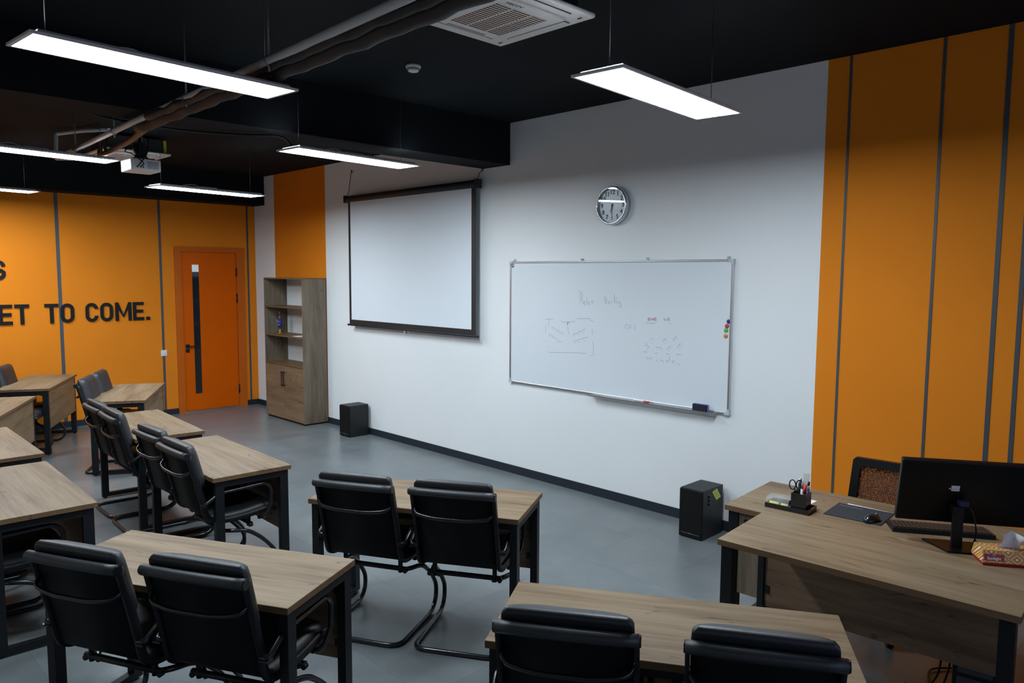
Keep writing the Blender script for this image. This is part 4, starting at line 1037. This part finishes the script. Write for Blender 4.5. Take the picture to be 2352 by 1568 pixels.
# smoke detector
sd = thing('smoke_detector', 'round white smoke detector on the black ceiling', 'smoke detector', (6.404, -1.900, 3.47))
bm = bmesh.new(); lathe(bm, [(0.052,0.0),(0.054,-0.012),(0.050,-0.022)], seg=32); obj('base_ring', bm, M['white_plastic'], sd)
bm = bmesh.new(); lathe(bm, [(0.046,-0.022),(0.044,-0.030),(0.040,-0.032)], seg=32); obj('vent_band', bm, M['grey_mid'], sd)
bm = bmesh.new(); lathe(bm, [(0.042,-0.032),(0.034,-0.044),(0.012,-0.048)], seg=32); obj('sensor_cap', bm, M['white_plastic'], sd)

# projector
pj_ = thing('projector', 'white projector hanging below its black ceiling mount', 'projector', (4.080, -2.970, 2.830))
obj('housing', rbox(-0.125, 0.125, -0.118, 0.118, 0.0, 0.098, 0.010, 3), M['white_plastic'], pj_)
bm = bmesh.new()
for i in range(9):
    for j in range(5): bx(bm, 0.1252, 0.1258, 0.01+0.010*i, 0.017+0.010*i, 0.022+0.012*j, 0.030+0.012*j)
obj('side_vent', bm, M['grey_mid'], pj_)
bm = bmesh.new()
for y in (-0.075, -0.05, -0.03): bx(bm, 0.1252, 0.1262, y, y+0.012, 0.022, 0.034)
obj('ports', bm, M['black_plastic'], pj_)
bm = bmesh.new(); cyl(bm, (0.03, 0.116, 0.05), 0.036, 0.022, 1, 24); obj('lens', bm, M['gloss_black'], pj_)
bm = bmesh.new(); cyl(bm, (0,0,0.22), 0.020, 3.40-2.830-0.22, 2, 14); bx(bm, -0.07, 0.07, -0.07, 0.07, 0.555, 0.5695); cyl(bm, (-0.03, 0.0, 0.19), 0.055, 0.06, 0, 20); bx(bm, -0.085, 0.085, -0.03, 0.03, 0.105, 0.118)
bx(bm, -0.045, -0.025, -0.03, 0.03, 0.11, 0.24); bx(bm, 0.035, 0.055, -0.03, 0.03, 0.11, 0.24)
for x, y in ((-0.09,-0.08),(0.09,-0.08),(-0.09,0.08),(0.09,0.08)): tube(bm, [(0,0,0.112),(x,y,0.100)], 0.008, 8)
obj('ceiling_mount', bm, M['black_metal'], pj_)
bm = bmesh.new()
tube(bm, catmull([(0.126,-0.07,0.03),(0.16,-0.06,0.05),(0.15,0.0,0.14),(0.10,0.03,0.26),(0.03,0.0,0.30),(0.02,0.0,0.40)], 5), 0.005, 7)
tube(bm, catmull([(0.126,-0.045,0.03),(0.15,-0.03,0.06),(0.10,-0.1,0.13),(0.0,-0.12,0.16),(-0.06,-0.05,0.22)], 5), 0.0045, 7)
obj('cables', bm, M['black_plastic'], pj_)

# ------------------------------------------------------------------ pipes
bm = bmesh.new(); tube(bm, [(11.5,-3.59,3.020),(8.42,-3.486,3.020),(5.2,-3.40,3.020),(3.45,-3.345,3.015)], 0.020, 14); dp = obj('drain_pipe', bm, M['pipe_white'])
tag(dp, 'long pale drain pipe running under the black ceiling to the rear air conditioner', 'pipe')
bm = bmesh.new(); tube(bm, [(3.05,-3.22,3.02),(2.35,-3.17,3.10),(2.20,-3.12,3.36),(2.55,-2.98,3.365),(2.95,-2.86,3.34)], 0.017, 12, 0.03); tag(obj('drain_pipe', bm, M['pipe_white']), 'short pale drain pipe bend rising beside the rear air conditioner', 'pipe')
bm = bmesh.new()
pts = []
for i in range(44):
    x = 8.95 - 3.75*i/43; pts.append((x, -3.385+0.006*math.sin(i*1.3)+0.035*(i/43), 2.995+0.004*math.sin(i*2.1)))
tube(bm, pts, 0.040, 12); tube(bm, [(p[0], p[1]-0.062, p[2]+0.012+0.004*math.sin(k*2.1)) for k, p in enumerate(pts[2:40])], 0.026, 10)
tag(obj('insulated_pipe', bm, M['foam']), 'black foam-wrapped pipe bundle running beside the pale drain pipe', 'pipe')
bm = bmesh.new()
tube(bm, catmull([(5.25,-3.33,2.99),(4.6,-3.20,3.01),(4.0,-3.13,3.02),(3.53,-3.10,3.02),(3.05,-2.98,3.10),(2.72,-2.86,3.26)], 6), 0.022, 10); tube(bm, catmull([(5.25,-3.28,3.02),(4.6,-3.15,3.045),(4.0,-3.08,3.055),(3.53,-3.05,3.06),(3.05,-2.93,3.14),(2.72,-2.85,3.30)], 6), 0.015, 10)
tag(obj('refrigerant_pipe', bm, M['copper']), 'brown taped refrigerant pipes leading to the rear air conditioner', 'pipe')
for x, y, lab in ((7.30,-3.455,'thin hanger rod of the pale pipe, first from the front'), (6.22,-3.427,'thin hanger rod holding the pale pipe behind the nearest lamp'), (4.80,-3.388,'thin hanger rod holding the pale pipe just past the ceiling beam'), (3.70,-3.353,'thin hanger rod holding the pale pipe by the rear air conditioner')):
    bm = bmesh.new(); zc = ZC1 if x > 5.46 else ZC2
    tube(bm, [(x,y,2.97),(x,y,zc)], 0.005, 8); tube(bm, [(x, y+0.024*math.cos(a*PI/6), 3.020+0.024*math.sin(a*PI/6)) for a in range(13)], 0.003, 6)
    tag(obj('hanger_rod', bm, M['wire']), lab, 'rod', 'pipe hanger rods')
bm = bmesh.new(); tube(bm, catmull([(5.03,-4.2,3.385),(5.03,-3.7,3.10),(5.04,-3.2,3.05),(5.05,-2.9,3.048),(5.20,-2.6,3.045),(5.42,-2.42,3.03),(5.50,-2.36,2.955)], 6), 0.009, 8)
tag(obj('lamp_cable', bm, M['black_plastic']), 'black cable running along the ceiling beam to a lamp', 'cable')

# ------------------------------------------------------------------ world, camera, view
w = bpy.data.worlds.new('dusk'); SC.world = w; w.use_nodes = True
w.node_tree.nodes['Background'].inputs[0].default_value = (0.30, 0.40, 0.65, 1)
w.node_tree.nodes['Background'].inputs[1].default_value = 1.8

cam = bpy.data.cameras.new('camera'); co = bpy.data.objects.new('camera', cam); COL.objects.link(co)
cam.sensor_width = 36.0; cam.lens = 1715.03/2352*36.0; cam.clip_start = 0.05; cam.clip_end = 100
Rv = Vector((0.70433528, 0.70984373, 0.00580461)); Uv = Vector((-0.06775643, 0.05908644, 0.99595073)); Fv = Vector((-0.7066264, 0.70187654, -0.08971314))
mt = Matrix.Identity(4)
for i in range(3): mt[i][0] = Rv[i]; mt[i][1] = Uv[i]; mt[i][2] = -Fv[i]
mt.translation = Vector((10.77034, -5.23392, 2.0)); co.matrix_world = mt
SC.camera = co
SC.view_settings.view_transform = 'Standard'
SC.view_settings.look = 'None'
SC.view_settings.exposure = 0.0
SC.cycles.use_denoising = True
SC.cycles.max_bounces = 8
SC.cycles.diffuse_bounces = 5
SC.cycles.sample_clamp_indirect = 6.0
